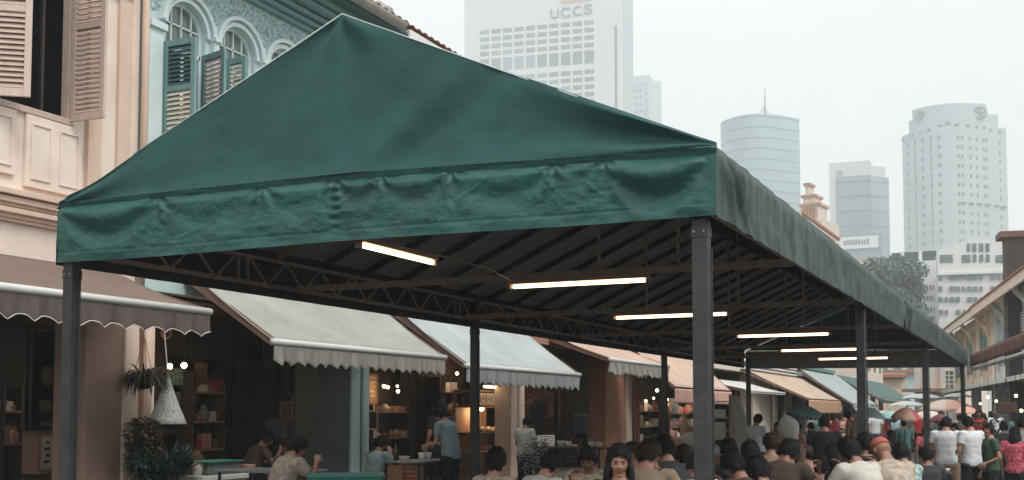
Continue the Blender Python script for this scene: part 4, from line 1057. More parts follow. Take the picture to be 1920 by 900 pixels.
m = MB()
for k in range(9):
    y = ya+.2+(yb-ya-.4)*k/8.5; m.boxp(x1+.001, x1+.004, y, y+.06, zt_-.22+.03*(k % 2), zt_-.12+.02*(k % 3))
m.build('lettering', M['woodlt'], t)
rr = random.Random(4)
for k in range(8):
    y = ya+.25+(yb-ya-.5)*k/7; r = rr.uniform(.05, .09)
    for zz in (zm+.02, (zl+zm)/2):
        o = MB().tube([(x1-.2, y, zz), (x1-.2, y, zz+r*.8), (x1-.2, y, zz+r*1.6)], [r*.7, r, r*.5], 10).build('food_jar', rr.choice([M['paper'], M['carton'], M['flowers'], M['ceramic'], M['red']]), smooth=True)
        tag(o, 'small food jar on a shelf inside the lit glass cabinet', 'jar', 'jars in the glass cabinet')
a = at(908, 725, X=-11.6); b = at(955, 727, X=-11.6); a.z = b.z = (a.z+b.z)/2
t = empty('cabinet_light', (a+b)/2, 'short white tube light above the glass food cabinet', 'lamp')
MB().tube([a, b], .03, 10).build('tube', M['tube'], t, smooth=True); MB().bar(a+Vector((0,0,.05)), b+Vector((0,0,.05)), .08, .04).build('housing', M['whitep'], t)
m = MB()
for q in (a, b): m.tube([q+Vector((0,0,.07)), Vector((q.x, q.y, 3.3))], .006, 5)
m.build('hanger', M['steel'], t)
l = bpy.data.lights.new('cabinet_lamp_light', 'POINT'); l.energy = 9; l.color = (1, .78, .5); l.shadow_soft_size = .15
o = bpy.data.objects.new('cabinet_lamp_light', l); COL.objects.link(o); o.location = (a+b)/2+Vector((.1, 0, -.1))
# garland, beads, flowers bush, stall
p0 = at(990, 752, X=SX+.9); p1 = at(1030, 745, X=SX+.9)
m = MB(); rr = random.Random(6)
for i in range(130):
    q = i/129; c = p0.lerp(p1, q); ph = math.sin(q*math.pi)*.16
    m.sphere((c.x+rr.uniform(-.1, .1), c.y+rr.uniform(-.08, .08), c.z+ph+rr.uniform(-.13, .13)), rr.uniform(.035, .07), 6, 4)
for i in range(40):
    q = i/39; m.sphere((p1.x+rr.uniform(-.07, .07), p1.y+rr.uniform(-.08, .1)+.1, p1.z-.55*q), rr.uniform(.035, .06), 6, 4)
tag(m.build('flower_garland', M['flowers'], smooth=True), 'dusty pink flower garland over the grey green door', 'garland')
p0 = at(1048, 727, X=SX+.5); m = MB()
for i in range(26): m.sphere((p0.x, p0.y, p0.z-i*.042), .03, 7, 5)
tag(m.build('bead_string', M['beads'], smooth=True), 'vertical string of white beads on the brown wall', 'bead string')
p0 = at(1042, 745, X=SX+.5); m = MB(); m.tube([(p0.x, p0.y, p0.z), (p0.x, p0.y, p0.z-.75), (p0.x, p0.y, p0.z-.85), (p0.x, p0.y, p0.z-.9)], [.05, .06, .09, .04], 8); tag(m.build('hanging_gourd', M['darkwood'], smooth=True), 'dark bundle hanging left of the bead string', 'hanging bundle')
bush('flower_stall', at(1003, 858, D=19), (.38, .34), 700, .07, .05, 'white speckled flowering bush beside the menu sheet', [M['lace'], M['leaf']], seed=12, droop=.4, z0=0)
# wooden counter beyond (1045-1095, 840)
p = at(1075, 838, D=21); table(p.x, p.y, p.z, 1.3, .6, 'dark wooden side counter beneath the chalkboard', top=M['darkwood'], group='tables by the shopfronts')
rr = random.Random(21)
for k in range(6):
    bowl((p.x-.5+k*.2, p.y+rr.uniform(-.2, .2), p.z), rr.uniform(.05, .08), 'bowl', 'small bowl on the dark counter beneath the chalkboard', rr.choice([M['ceramic'], M['paper'], M['carton']]), rr.uniform(.05, .12), 'bowls on the dark counter')
# pile of woven goods under the peach awning (1262-1340, 815-850)
for px, py, r, lab, m_ in ((1272, 835, .36, 'brown woven heap of goods under the pale peach awning', M['carton']), (1300, 828, .42, 'cream cloth covered heap beside the woven one', M['paper']), (1325, 845, .34, 'pale heap of goods against the big post', M['ceramic'])):
    p = at(px, py, D=27); t = empty('goods_heap', (p.x, p.y, 0), lab, 'goods', 'heaps of goods on the stall')
    m = MB(); m.sphere((p.x, p.y, p.z), (r, r, r*.5), 18, 12)
    m.v = [(v[0]+.05*noise.noise(Vector(v)*6), v[1]+.05*noise.noise(Vector(v)*6+Vector((5,0,0))), v[2]+.06*noise.noise(Vector(v)*5+Vector((0,9,0)))) for v in m.v]; m.build('cloth', m_, t, smooth=True)
    MB().boxp(p.x-r*.9, p.x+r*.9, p.y-.3, p.y+.3, 0, p.z-r*.3).build('stand', M['woodlt'], t)
# small figure statue on the stall (1283,790) and shelf things
p = at(1283, 800, D=28); m = MB(); m.tube([(p.x, p.y, p.z-.5), (p.x, p.y, p.z-.2), (p.x, p.y, p.z+.05), (p.x, p.y, p.z+.12), (p.x, p.y, p.z+.3), (p.x, p.y, p.z+.36)], [.12, .11, .09, .05, .06, .01], 12); tag(m.build('statuette', M['carton'], smooth=True), 'tan carved statuette standing among the heaped goods', 'statuette')
# white shop shelf (1350-1362, 735-830) and draped cloth (1368-1392, 745-850)
a = at(1348, 765, D=30); t = empty('display_shelf', (a.x, a.y, 0), 'white display shelf with framed things just right of the big post', 'shelf')
for k, (py) in enumerate((752, 782, 806, 822)):
    q = at(1356, py, D=30); MB().boxp(a.x-.15, a.x+.3, a.y-.15, a.y+.15, q.z-.03, q.z).build('shelf_board', M['paper'], t)
    if k: tag(MB().boxp(a.x-.1, a.x+.2, a.y-.16, a.y-.1, q.z+.002, q.z+.2).build('picture_card', M['ceramic']), 'white card standing on the display shelf', 'card', 'cards on the display shelf')
for x in (a.x-.17, a.x+.32): MB().boxp(x-.02, x+.02, a.y-.15, a.y+.15, 0, at(1356, 740, D=30).z).build('upright', M['rust'], t)
p0 = at(1380, 742, D=27); p1 = at(1380, 850, D=27)
def drp(u, v):
    an = u*2*math.pi; r = .05+.20*v**.6*(1+.12*math.sin(an*6)); return (p0.x+.12*v+r*math.cos(an), p0.y+r*math.sin(an), p0.z+(p1.z-p0.z)*v)
t = empty('folded_parasol', (p0.x, p0.y, 0), 'furled off white market parasol standing right of the display shelf', 'parasol')
MB().grid(drp, 48, 16).build('canopy_cloth', mat('offwhite_cloth', (.42, .40, .37), .85, .1), t, smooth=True); MB().tube([(p0.x, p0.y, 0), (p0.x, p0.y, p0.z+.1)], .025, 8).build('pole', M['woodlt'], t)
# ------------------------------------------------------------------ city behind
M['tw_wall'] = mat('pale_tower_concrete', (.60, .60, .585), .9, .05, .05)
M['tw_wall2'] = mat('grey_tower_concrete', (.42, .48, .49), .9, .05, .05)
M['tw_glass'] = mat('tower_window', (.14, .19, .20), .3, .3, .3)
M['tw_glass2'] = mat('blue_curtain_glass', (.27, .37, .40), .35, .12, .08)
M['tw_glass3'] = mat('blue_grey_curtain_glass', (.19, .27, .30), .35, .12, .08)
M['tw_line'] = mat('curtain_wall_band', (.11, .17, .19), .6, .05, .1)
M['tw_white'] = mat('white_block_wall', (.72, .72, .70), .9, .05, .1)
M['tw_rust'] = mat('pale_orange_ornament', (.50, .30, .20), .9, .3, .5)
M['tw_dkglass'] = mat('dark_block_glass', (.05, .09, .09), .4, .2, .3)
K = 1.5
class Face:
    """local frame on a facade: u to the right, n outward towards the viewer, z up"""
    def __init__(s, pxl, pxr, D, rot, z0=0):
        c = at((pxl+pxr)/2, 775, D=D); ray = Vector((c.x, c.y, 0)).normalized()
        base = Vector((ray.y, -ray.x, 0)); s.u = Matrix.Rotation(rot, 3, 'Z')@base; s.n = Vector((s.u.y, -s.u.x, 0))
        def hit(px):
            d = at(px, 775, D=10); d = Vector((d.x, d.y)); 
            # c + u*t = d*k
            A = Matrix(((s.u.x, -d.x), (s.u.y, -d.y))); tk = A.inverted()@Vector((-c.x, -c.y)); return tk[0]
        a, b = hit(pxl), hit(pxr); s.o = Vector((c.x, c.y, 0))+s.u*a; s.w = b-a; s.hit = lambda px: hit(px)-a
        s.m = Matrix(((s.u.x, s.n.x, 0, s.o.x), (s.u.y, s.n.y, 0, s.o.y), (0, 0, 1, 0), (0, 0, 0, 1)))
    def zat(s, px, py):
        """height on the face seen at a pixel"""
        q = s.o+s.u*s.hit(px); d = at(px, py, D=1)-Vector((0,0,CH)); k = math.hypot(q.x, q.y)/math.hypot(d.x, d.y); return CH+d.z*k
    def box(s, mb, u0, u1, n0, n1, z0, z1, mi=0):
        st = len(mb.v); mb.boxp(u0, u1, n0, n1, z0, z1, mi); mb.xf(s.m, st); return mb
def windows(face, t, rects, m_, name='window', proud=.05, dep=.4, rest=100):
    """one part per window for the ones that show largest, the remainder as one"""
    for i, (u0, u1, z0, z1) in enumerate(rects[:rest]):
        face.box(MB(), u0, u1, -dep, proud, z0, z1).build(name, m_ if (i*7919) % 11 > 2 else M['tw_glass3'], t)
    if len(rects) > rest:
        m = MB()
        for (u0, u1, z0, z1) in rects[rest:]: face.box(m, u0, u1, -dep, proud, z0, z1)
        tag(m.build('small_windows', m_, t), kind='stuff')
def tower(label, face, z1, dep, m_, name='office_tower', cat='tower'):
    c = face.o+face.u*(face.w/2); t = empty(name, (c.x, c.y, 0), label, cat)
    face.box(MB(), 0, face.w, -dep, 0, 0, z1).build('wall', m_, t)
    return t
# 1 white hotel-like slab with letters
F = Face(869, 1172, 600, R(-14)); zt_ = F.zat(1000, -45)
T = tower('tallest pale office tower with dark rectangular windows and letters along its top', F, zt_, 30, M['tw_wall'])
rects = []
ztop = F.zat(1110, 38); rowh = (F.zat(1110, 38)-F.zat(1110, 80))/3.0
us = [F.hit(897)+(F.hit(1119)-F.hit(897))*i/10 for i in range(11)]
z = ztop
for r_ in range(30):
    if z < 40: break
    if r_ == 4: hh = rowh*1.75; adv = rowh*2.55
    else: hh = rowh*.60; adv = rowh
    for i in range(10):
        u0 = us[i]; u1 = us[i+1]; g_ = (u1-u0)*.10; rects.append((u0+g_, u1-g_, z-hh, z))
    z -= adv
windows(F, T, rects, M['tw_glass'])
F.box(MB(), F.hit(1156), F.hit(1161), -.5, .08, 30, F.zat(1158, 48)).build('groove', M['tw_glass'], T)
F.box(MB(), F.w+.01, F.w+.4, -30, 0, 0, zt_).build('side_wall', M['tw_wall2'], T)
def letter(t, face, ch, px0, px1, py0, py1, m_):
    fc = bpy.data.curves.new('t', 'FONT'); fc.body = ch; fc.extrude = .02; fc.offset = .012
    o = bpy.data.objects.new('t', fc); COL.objects.link(o)
    me = bpy.data.meshes.new_from_object(o.evaluated_get(bpy.context.evaluated_depsgraph_get()))
    xs = [v.co.x for v in me.vertices]; ys = [v.co.y for v in me.vertices]
    u0, u1 = face.hit(px0), face.hit(px1); z0, z1 = face.zat((px0+px1)/2, py1), face.zat((px0+px1)/2, py0)
    m = MB(); m.add([(u0+(v.co.x-min(xs))/(max(xs)-min(xs))*(u1-u0), .05+(.5 if v.co.z > 0 else 0), z0+(v.co.y-min(ys))/(max(ys)-min(ys))*(z1-z0)) for v in me.vertices], [tuple(p.vertices) for p in me.polygons])
    m.xf(face.m); bpy.data.objects.remove(o); bpy.data.meshes.remove(me)
    return m.build('letter', m_, t)
for ch, a, b, c, d in (('U', 1034, 1050, 18, 35), ('C', 1054, 1072, 14, 33), ('C', 1077, 1093, 11, 30), ('S', 1098, 1114, 8, 27)): letter(T, F, ch, a, b, c, d, M['tw_glass'])
F.box(MB(), F.hit(1055), F.hit(1112), 0, .5, F.zat(1080, 4), F.zat(1080, -14)).build('sign_band', M['tw_rust'], T)
# 2 small tower behind it
F = Face(1168, 1222, 780, R(-12)); z1 = F.zat(1200, 142)
T = tower('small pale tower just right of and behind the lettered one', F, z1, 22, M['tw_wall2'])
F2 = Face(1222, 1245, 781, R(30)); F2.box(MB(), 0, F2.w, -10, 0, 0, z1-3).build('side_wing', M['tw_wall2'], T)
rects = []; z = F.zat(1190, 168)
while z > F.zat(1190, 245):
    for i in range(4):
        u0 = F.hit(1176)+i*3.2; rects.append((u0, u0+2.3, z-2.1, z))
    z -= 4.8
windows(F, T, rects, M['tw_glass']); F.box(MB(), F.hit(1212), F.hit(1219), -.5, .06, 20, F.zat(1215, 160)).build('glass_strip', M['tw_glass2'], T)
F.box(MB(), F.hit(1176), F.hit(1219), -.5, .12, F.zat(1200, 161), F.zat(1200, 157)).build('band', M['tw_glass2'], T)
# 3 curved glass tower with a mast
cpt = at(1432, 775, D=630); rad_px = 75/FPX*420
def curved(label, pxl, pxr, D, py_top, bulge, m_, bands, bandm, name='glass_tower', step=3.9, ztopc=None):
    F = Face(pxl, pxr, D, 0); zt_ = F.zat((pxl+pxr)/2, py_top); t = empty(name, F.o+F.u*(F.w/2), label, 'tower')
    n = 28; prof = [(F.w*i/n, bulge*math.sin(math.pi*(i/n)**.8)) for i in range(n+1)]
    def lid(z0, z1, out, a=0, b=n, ins=0):
        p = [(u, v+out) for u, v in prof[a:b+1]]; q = [(p[-1][0], -18), (p[0][0], -18)]
        m = MB(); m.poly([(x, y, z0) for x, y in p+q], (0, 0, z1-z0)); m.xf(F.m); return m
    return F, t, lid, zt_
F, T, lid, zt_ = curved('blue glass tower with a curved front and a slim mast on its roof', 1357, 1507, 630, 226, 16, M['tw_glass2'], 0, M['tw_line'])
lid(0, zt_, 0).build('curtain_wall', M['tw_glass2'], T)
z = zt_-1.2
while z > 30: lid(z-.5, z, .15).build('floor_band', M['tw_line'], T); z -= 5.8
uc = F.hit(1442)
m = MB(); zt2 = F.zat(1442, 165); m.tube([(uc, 0, zt_), (uc, 0, zt2)], [.5, .2], 6)
for k in range(4): m.tube([(uc-6+k*3.6, -3, zt_), (uc, 0, zt_+9-k*.8)], .18, 5)
m.boxp(uc-6.5, uc+5.5, -6, 0, zt_-.01, zt_+2.6); m.xf(F.m); m.build('mast', M['tw_line'], T)
# 4 framed glass block
F = Face(1562, 1640, 570, R(-6)); zt_ = F.zat(1600, 303)
T = tower('mid height tower with a pale frame round blue grey glass', F, zt_, 20, M['tw_wall'])
F3 = Face(1640, 1675, 571, R(42)); F3.box(MB(), 0, F3.w, -12, 0, 0, F.zat(1640, 327)).build('side_wing', M['tw_glass2'], T)
F3.box(MB(), .1, F3.w-1.5, -11, -.5, F.zat(1640, 327), F.zat(1640, 307)).build('roof_block', M['tw_wall'], T)
F.box(MB(), F.hit(1575), F.w+.01, -2, .3, F.zat(1600, 440), F.zat(1600, 330)).build('curtain_wall', M['tw_glass3'], T)
z = F.zat(1600, 330)-3
while z > F.zat(1600, 440): F.box(MB(), F.hit(1575), F.w+.01, 0, .6, z, z+.6).build('floor_band', M['tw_line'], T); F3.box(MB(), 0, F3.w, 0, .2, z, z+.6).build('floor_band', M['tw_glass3'], T); z -= 7.5
F.box(MB(), F.hit(1576), F.hit(1588), 0, .4, F.zat(1580, 328), F.zat(1580, 321)).build('roof_vent', M['tw_glass3'], T)
# 4b lower glass podium with a white band
F = Face(1570, 1660, 450, R(-8)); T = tower('low blue glass block with a white sign band, in front of the framed tower', F, F.zat(1610, 438), 18, M['tw_glass3'], 'office_block', 'building')
F.box(MB(), 0, F.w*.92, 0, .4, F.zat(1610, 466), F.zat(1610, 444)).build('sign_band', M['tw_white'], T)
m = MB(); rr = random.Random(5)
for k in range(9): F.box(m, F.hit(1588)+k*1.1, F.hit(1588)+k*1.1+.75, .4, .5, F.zat(1610, 459), F.zat(1610, 450)+rr.uniform(-.4, .3))
m.build('sign_marks', M['tw_line'], T)
z = F.zat(1610, 468)
while z > 5: F.box(MB(), 0, F.w, 0, .2, z-.35, z).build('floor_band', M['tw_line'], T); z -= 5.4
# 5 round cornered tower with emblems
F, T, lid, zt_ = curved('tall pale tower with chamfered top, round emblems and rows of small windows', 1702, 1900, 525, 246, 13, M['tw_wall2'], 0, None, 'office_tower')
n = 28; zsh = F.zat(1740, 250)
lid(0, F.zat(1885, 240), 0).build('wall', M['tw_wall2'], T)
lid(F.zat(1885, 240), F.zat(1800, 222), -1.5, 2, 26).build('upper_tier', M['tw_wall2'], T)
lid(F.zat(1800, 222), F.zat(1800, 203), -2.2, 3, 23).build('crown_tier', M['tw_wall2'], T)
def bul(u): return 13*math.sin(math.pi*(max(0, min(1, u/F.w)))**.8)
def cwin(px, py, wpx, hpx, name='window', m_=None, out=.12):
    u0, u1 = F.hit(px-wpx/2), F.hit(px+wpx/2); z1 = F.zat(px, py-hpx/2); z0 = F.zat(px, py+hpx/2); b = bul((u0+u1)/2)
    q = MB().boxp(u0, u1, b-1.0, b+out, z0, z1); q.xf(F.m); return q
wl = []
for r_ in range(12):
    y = 272+r_*17.3
    for px, w_, h_ in ((1714, 5, 7), (1728, 4, 13), (1743, 8, 7), (1758, 4, 13), (1773, 6, 7)): wl.append((px, y+(px-1740)*-.12, w_, h_))
    for px in (1808, 1815, 1830, 1842, 1855, 1860): wl.append((px, y-4, 4.5, 7))
    wl.append((1886, y-2, 4.5, 7))
wl = wl[:]
for a in wl[:92]: cwin(*a).build('window', M['tw_glass'], T)
m = MB()
for a in wl[92:]:
    q = cwin(*a); m.add(q.v, q.f)
tag(m.build('small_windows', M['tw_glass'], T), kind='stuff')
for px in range(1710, 1890, 12):
    if 1735 > px or px > 1770: pass
m = MB(); st = 0
for px, py in ((1705, 262), (1724, 259), (1740, 256), (1756, 253), (1775, 247), (1790, 241), (1806, 245), (1826, 245), (1842, 245), (1856, 245), (1868, 247), (1886, 249)):
    cwin(px, py, 9, 4, out=.2).build('upper_window', M['tw_glass'], T)
m = MB()
for px in (1812, 1828, 1844, 1860, 1876, 1890):
    q = cwin(px, 388, 15, 2.2, out=.6); m.add(q.v, q.f)
m.build('ledge', M['tw_glass'], T)
for px, py, r in ((1851, 217, 10.5), (1737, 224, 8)):
    u = F.hit(px); z = F.zat(px, py); rr_ = r/FPX*525; b = bul(u)-.9
    m = MB(); pts = [(u+rr_*math.cos(k*.2618), b, z+rr_*math.sin(k*.2618)) for k in range(25)]; m.tube(pts, .5, 6)
    m.tube([(u, b-.3, z), (u, b+.1, z)], rr_*.32, 10)
    for k in range(4):
        a = k*math.pi/2; m.bar((u+rr_*.3*math.cos(a), b, z+rr_*.3*math.sin(a)), (u+rr_*.75*math.cos(a), b, z+rr_*.75*math.sin(a)), .5)
    m.xf(F.m); m.build('emblem', M['tw_glass'], T)
for a, b, hh in ((1722, 1731, 6), (1740, 1748, 3)): pass
m = MB(); m.boxp(F.w*.3, F.w*.45, -14, -8, F.zat(1800, 203), F.zat(1800, 203)+3); m.xf(F.m); m.build('roof_plant', M['tw_wall2'], T)
# 6 white low block with grid windows
def grid_rects(F, pxs, pys, w_, h_):
    o = []
    for py in pys:
        for px in pxs:
            px_, ww = px if isinstance(px, tuple) else (px, w_)
            o.append((F.hit(px_-ww/2), F.hit(px_+ww/2), F.zat(px_, py+h_/2), F.zat(px_, py-h_/2)))
    return o
F = Face(1692, 1772, 170, R(-6)); T = tower('white low rise block with small grid windows above the peach roofs', F, F.zat(1730, 489), 14, M['tw_white'], 'apartment_block', 'building')
F.box(MB(), -1.2, F.w, -9, -.8, F.zat(1730, 489)+.002, F.zat(1730, 470)).build('roof_lantern', M['tw_dkglass'], T)
for px in (1697, 1731, 1765): F.box(MB(), F.hit(px)-.25, F.hit(px)+.25, -.79, -.5, F.zat(1730, 489), F.zat(1730, 469)).build('lantern_post', M['tw_white'], T)
windows(F, T, grid_rects(F, [(1703, 10), (1717, 5), (1726, 5), (1745, 22)], [539, 559, 580, 598], 6, 9), M['tw_glass'])
windows(F, T, grid_rects(F, [1705, 1713, 1721, 1730, 1741], [505], 4, 5), M['tw_glass'])
m = MB()
for py in (539, 559, 580):
    for k in range(4): F.box(m, F.hit(1735+k*6)-.08, F.hit(1735+k*6)+.08, 0, .12, F.zat(1745, py+5), F.zat(1745, py-5))
m.build('mullion', M['tw_white'], T)
# 7 curved front white building
F = Face(1764, 1915, 160, R(4)); T = tower('white building with a curved pediment and an arched window group', F, F.zat(1840, 512), 16, M['tw_white'], 'civic_building', 'building')
pts = []
for px in range(1764, 1916, 6):
    q = (px-1764)/151; pts.append((F.hit(px), F.zat(px, 478-30*math.sin(math.pi*min(1, .08+q*.75)))))
m = MB(); m.poly([(pts[0][0], -6, F.zat(1764, 512))]+[(u, -6, z) for u, z in pts]+[(pts[-1][0], -6, F.zat(1915, 512))], (0, 6.2, 0)); m.xf(F.m); m.build('pediment', M['tw_white'], T)
rc = grid_rects(F, [(1823, 6), (1834, 8), (1847, 8), (1859, 7)], [464], 8, 15)+grid_rects(F, [(1834, 7), (1847, 7), (1859, 7)], [484], 8, 14)+grid_rects(F, [(1781, 24), (1818, 16), (1884, 20)], [485], 8, 14)
rc = [(a, b, c, d) for a, b, c, d in rc]
for (a, b, c, d) in rc: F.box(MB(), a, b, 0, .32, c, d).build('window', M['tw_glass'], T)
m = MB()
for px in range(1768, 1912, 12): F.box(m, F.hit(px), F.hit(px)+.6, 0, .1, F.zat(px, 523), F.zat(px, 512))
for py in (520, 541, 561, 585):
    rcs = grid_rects(F, [(1768+k*11, (7.5, 5, 8.5)[k % 3]) for k in range(13) if (k*5+py) % 7 > 0], [py], 10, 8)
    for (a, b, c, d) in rcs: F.box(MB(), a, b, 0, .3, c, d).build('window', M['tw_glass'], T)
F.box(MB(), 0, F.w, .0, .5, F.zat(1840, 514), F.zat(1840, 509)).build('string_course', M['tw_white'], T)
# 8 peach block and ornate gable peeping over the canopy
F = Face(1600, 1650, 200, R(-5)); T = tower('small peach block peeping over the canopy valance left of the trees', F, F.zat(1620, 486), 10, M['tw_rust'], 'peach_block', 'building')
F.box(MB(), F.w*.15, F.w*.85, 0, .15, F.zat(1620, 505), F.zat(1620, 492)).build('window', M['tw_wall'], T)
F = Face(1503, 1546, 150, R(-20)); T = tower('ornate cream and orange stepped tower half hidden behind the canopy edge', F, F.zat(1520, 412), 7, M['cream'], 'ornate_tower', 'building')
for k, (a, b, py0, py1) in enumerate(((1505, 1538, 412, 385), (1508, 1530, 385, 368), (1511, 1518, 368, 345))):
    F.box(MB(), F.hit(a), F.hit(b), -4+k*.6, -.4-k*.3, F.zat(1520, py0), F.zat(1520, py1)).build('tier', M['cream'], T)
    F.box(MB(), F.hit(a)-.2, F.hit(b)+.2, -4.2+k*.6, -.2-k*.3, F.zat(1520, py1), F.zat(1520, py1)+.35).build('eave', M['tw_rust'], T)
m = MB()
for k in range(5): F.box(m, F.hit(1508+k*6), F.hit(1508+k*6)+.22, -.4, -.1, F.zat(1520, 410), F.zat(1520, 388))
m.build('column', M['tw_rust'], T)
# terracotta roof edge beside it
a = at(1506, 402, D=120); b = at(1572, 446, D=122); b.z = at(1572, 450, D=122).z
t = empty('tiled_roof_house', (b.x, b.y, 0), 'small house with an orange tiled roof edge showing over the canopy', 'house')
d = (b-a); nn = Vector((d.y, -d.x, 0)).normalized()
m = MB(); m.poly([a-nn*.5, b-nn*.5, b-nn*.5-Vector((0,0,2.0)), a-nn*.5-Vector((0,0,2.0))], nn*-5); m.build('roof', M['tile'], t)
m = MB()
for k in range(26): q = a.lerp(b, k/25); m.sphere(q+Vector((0,0,.1)), .22, 6, 4)
m.build('ridge_tiles', M['tile'], t)
m = MB(); m.poly([Vector((a.x, a.y, 0))-nn*1, Vector((b.x, b.y, 0))-nn*1, Vector((b.x, b.y, b.z-1.9))-nn*1, Vector((a.x, a.y, a.z-1.9))-nn*1], nn*-4); m.build('wall', M['cream'], t)

# trees
def tree(c, H, r, label, seed, n=7000, ls=.7):
    rr = random.Random(seed); t = empty('broadleaf_tree', (c[0], c[1], 0), label, 'tree', 'hazy trees between the blocks')
    m = MB(); m.tube([(c[0], c[1], 0), (c[0]+.2, c[1], H*.35), (c[0], c[1], H*.6)], [.5, .38, .25], 8)
    cl = []
    for k in range(14):
        a = rr.uniform(0, 6.28); q = rr.random()**.6*r*.75; p = Vector((c[0]+math.cos(a)*q, c[1]+math.sin(a)*q, H*.62+rr.uniform(-.25, .33)*H)); cl.append((p, rr.uniform(.28, .5)*r))
        m.tube([(c[0], c[1], H*.45), ((c[0]+p.x)/2, (c[1]+p.y)/2, (H*.5+p.z)/2), p], [.18, .1, .04], 5)
    m.build('trunk', M['stem'], t)
    f = MB()
    for i in range(n):
        p, q = cl[rr.randrange(len(cl))]; v = Vector((rr.gauss(0, 1), rr.gauss(0, 1), rr.gauss(0, 1))).normalized()*q*(rr.random()**.35)
        v.z *= .75; c2 = p+v; e1 = Vector((rr.gauss(0, 1), rr.gauss(0, 1), rr.gauss(0, 1))).normalized(); e2 = e1.orthogonal().normalized(); s_ = ls*rr.uniform(.5, 1)
        f.add([c2-e1*s_*.5, c2+e2*s_*.3, c2+e1*s_*.5, c2-e2*s_*.3], [(0,1,2,3)], 0 if rr.random() < .6 else 1)
    f.build('crown', [M['leaf'], M['leaf2']], t)
for px, py, D, H, r, lab, s_ in ((1668, 488, 150, 0, 6, 'dark rounded tree between the glass block and the white low rise', 1), (1640, 520, 160, 0, 6, 'lower tree just left of the rounded tree, over the valance', 2), (1686, 480, 165, 0, 4.5, 'tree tip behind the corner of the white low rise block', 3)):
    g_ = ground_at(px, D); H = at(px, py, D=D).z; tree((g_.x, g_.y), H/.98, r, lab, s_)

# ------------------------------------------------------------------ right side houses
RD = Vector((-.16, .987, 0)).normalized(); RN = Vector((-RD.y*1, RD.x, 0)); RN = Vector((-.987, -.16, 0)).normalized()
RO = Vector((.30, 46, 0))
def rp(s, n, z): p = RO+RD*s+RN*n; return (p.x, p.y, z)
def rbox(m, s0, s1, n0, n1, z0, z1, mi=0):
    st = len(m.v); m.boxp(s0, s1, n0, n1, z0, z1, mi); mt = Matrix(((RD.x, RN.x, 0, RO.x), (RD.y, RN.y, 0, RO.y), (0,0,1,0), (0,0,0,1))); m.xf(mt, st); return m
def rs_at(px):   # distance along the right row seen at px
    d = at(px, 775, D=10); A = Matrix(((RD.x, -d.x), (RD.y, -d.y))); return (A.inverted()@Vector((-RO.x, -RO.y)))[0]
def rz_at(px, py, n=0):
    s = rs_at(px); q = RO+RD*s; d = at(px, py, D=1)-Vector((0,0,CH)); return CH+d.z*math.hypot(q.x, q.y)/math.hypot(d.x, d.y)
sA, sB, sC = rs_at(1935), rs_at(1868), rs_at(1792)
def rhouse(s0, s1, label, wm, zt_, nwin, shm, zlow=2.9):
    p = rp(s0, 0, 0); t = empty('shophouse', p, label, 'shophouse', 'shophouses along the right side of the street')
    rbox(MB(), s0, s1, -7, -.001, 3.1, zt_).build('wall', wm, t)
    rbox(MB(), s0, s1, -7, -2.2, 0, 3.09).build('shopfront', M['darkwood'], t)
    w_ = (s1-s0)/nwin
    for i in range(nwin):
        a, b = s0+w_*(i+.25), s0+w_*(i+.75)
        rbox(MB(), a, b, 0, .04, 3.9, zt_-1.0).build('window', M['glass'], t)
        for c, d in ((a, (a+b)/2-.03), ((a+b)/2+.03, b)):
            m = MB(); rbox(m, c, c+.07, .04, .09, 3.9, zt_-1.0); rbox(m, d-.07, d, .04, .09, 3.9, zt_-1.0); z = 4.0
            while z < zt_-1.1: rbox(m, c+.07, d-.07, .05, .08, z, z+.06); z += .12
            m.build('shutter', shm, t)
        for (c, d) in ((a-.25, a-.1), (b+.1, b+.25)): rbox(MB(), c, d, 0, .12, 3.6, zt_-.7).build('pilaster', wm, t, bevel=.02)
        # curved bracket under the eave
        m = MB(); m.tube([rp(a-.17, .1, zt_-1.4), rp(a-.17, .22, zt_-.9), rp(a-.17, .6, zt_-.5), rp(a-.17, .8, zt_-.1)], [.10, .12, .12, .12], 8); m.build('bracket', wm, t, smooth=True)
    for s in np.arange(s0+.3, s1, (s1-s0)/2.01): rbox(MB(), s, s+.45, -.5, 0, 0, 3.1).build('pillar', M['whitep'], t)
    # pitched roof
    m = MB(); n_ = int((s1-s0)*8)
    st = len(m.v)
    def fn(u, v): return (s0-.1+(s1-s0+.2)*u, 1.0-4.6*v, zt_-.15+2.3*v+.05*abs(math.sin(u*n_*math.pi/2)))
    m.grid(fn, n_*2, 12); mt = Matrix(((RD.x, RN.x, 0, RO.x), (RD.y, RN.y, 0, RO.y), (0,0,1,0), (0,0,0,1))); m.xf(mt); m.build('roof', mat('peach_tile_roof', (.52, .34, .25), .85, .2, 3), t, solid=.08)
    m = MB(); rbox(m, s0-.1, s1+.1, .95, 1.05, zt_-.52, zt_-.12); m.build('fascia_board', M['peach'], t)
    m = MB(); rbox(m, s0-.1, s1+.1, .9, 1.12, zt_-.13, zt_-.06); m.build('tile_edge', M['tile'], t)
    m = MB(); rbox(m, s0, s1, .0, .8, 2.95, 3.08); rbox(m, s0, s1, .8, .86, 2.93, 3.12); m.build('canopy_slab', M['whitep'], t)
    return t
h1 = rhouse(sA-9, sB, 'pale grey green shophouse at the right edge with a white canopy slab', M['mint_w'], 6.95, 3, M['mintw'])
h2 = rhouse(sB+.02, sC, 'peach shophouse with teal shutters and curved eave brackets, right side', M['peach_w'], 6.9, 3, M['teal'])
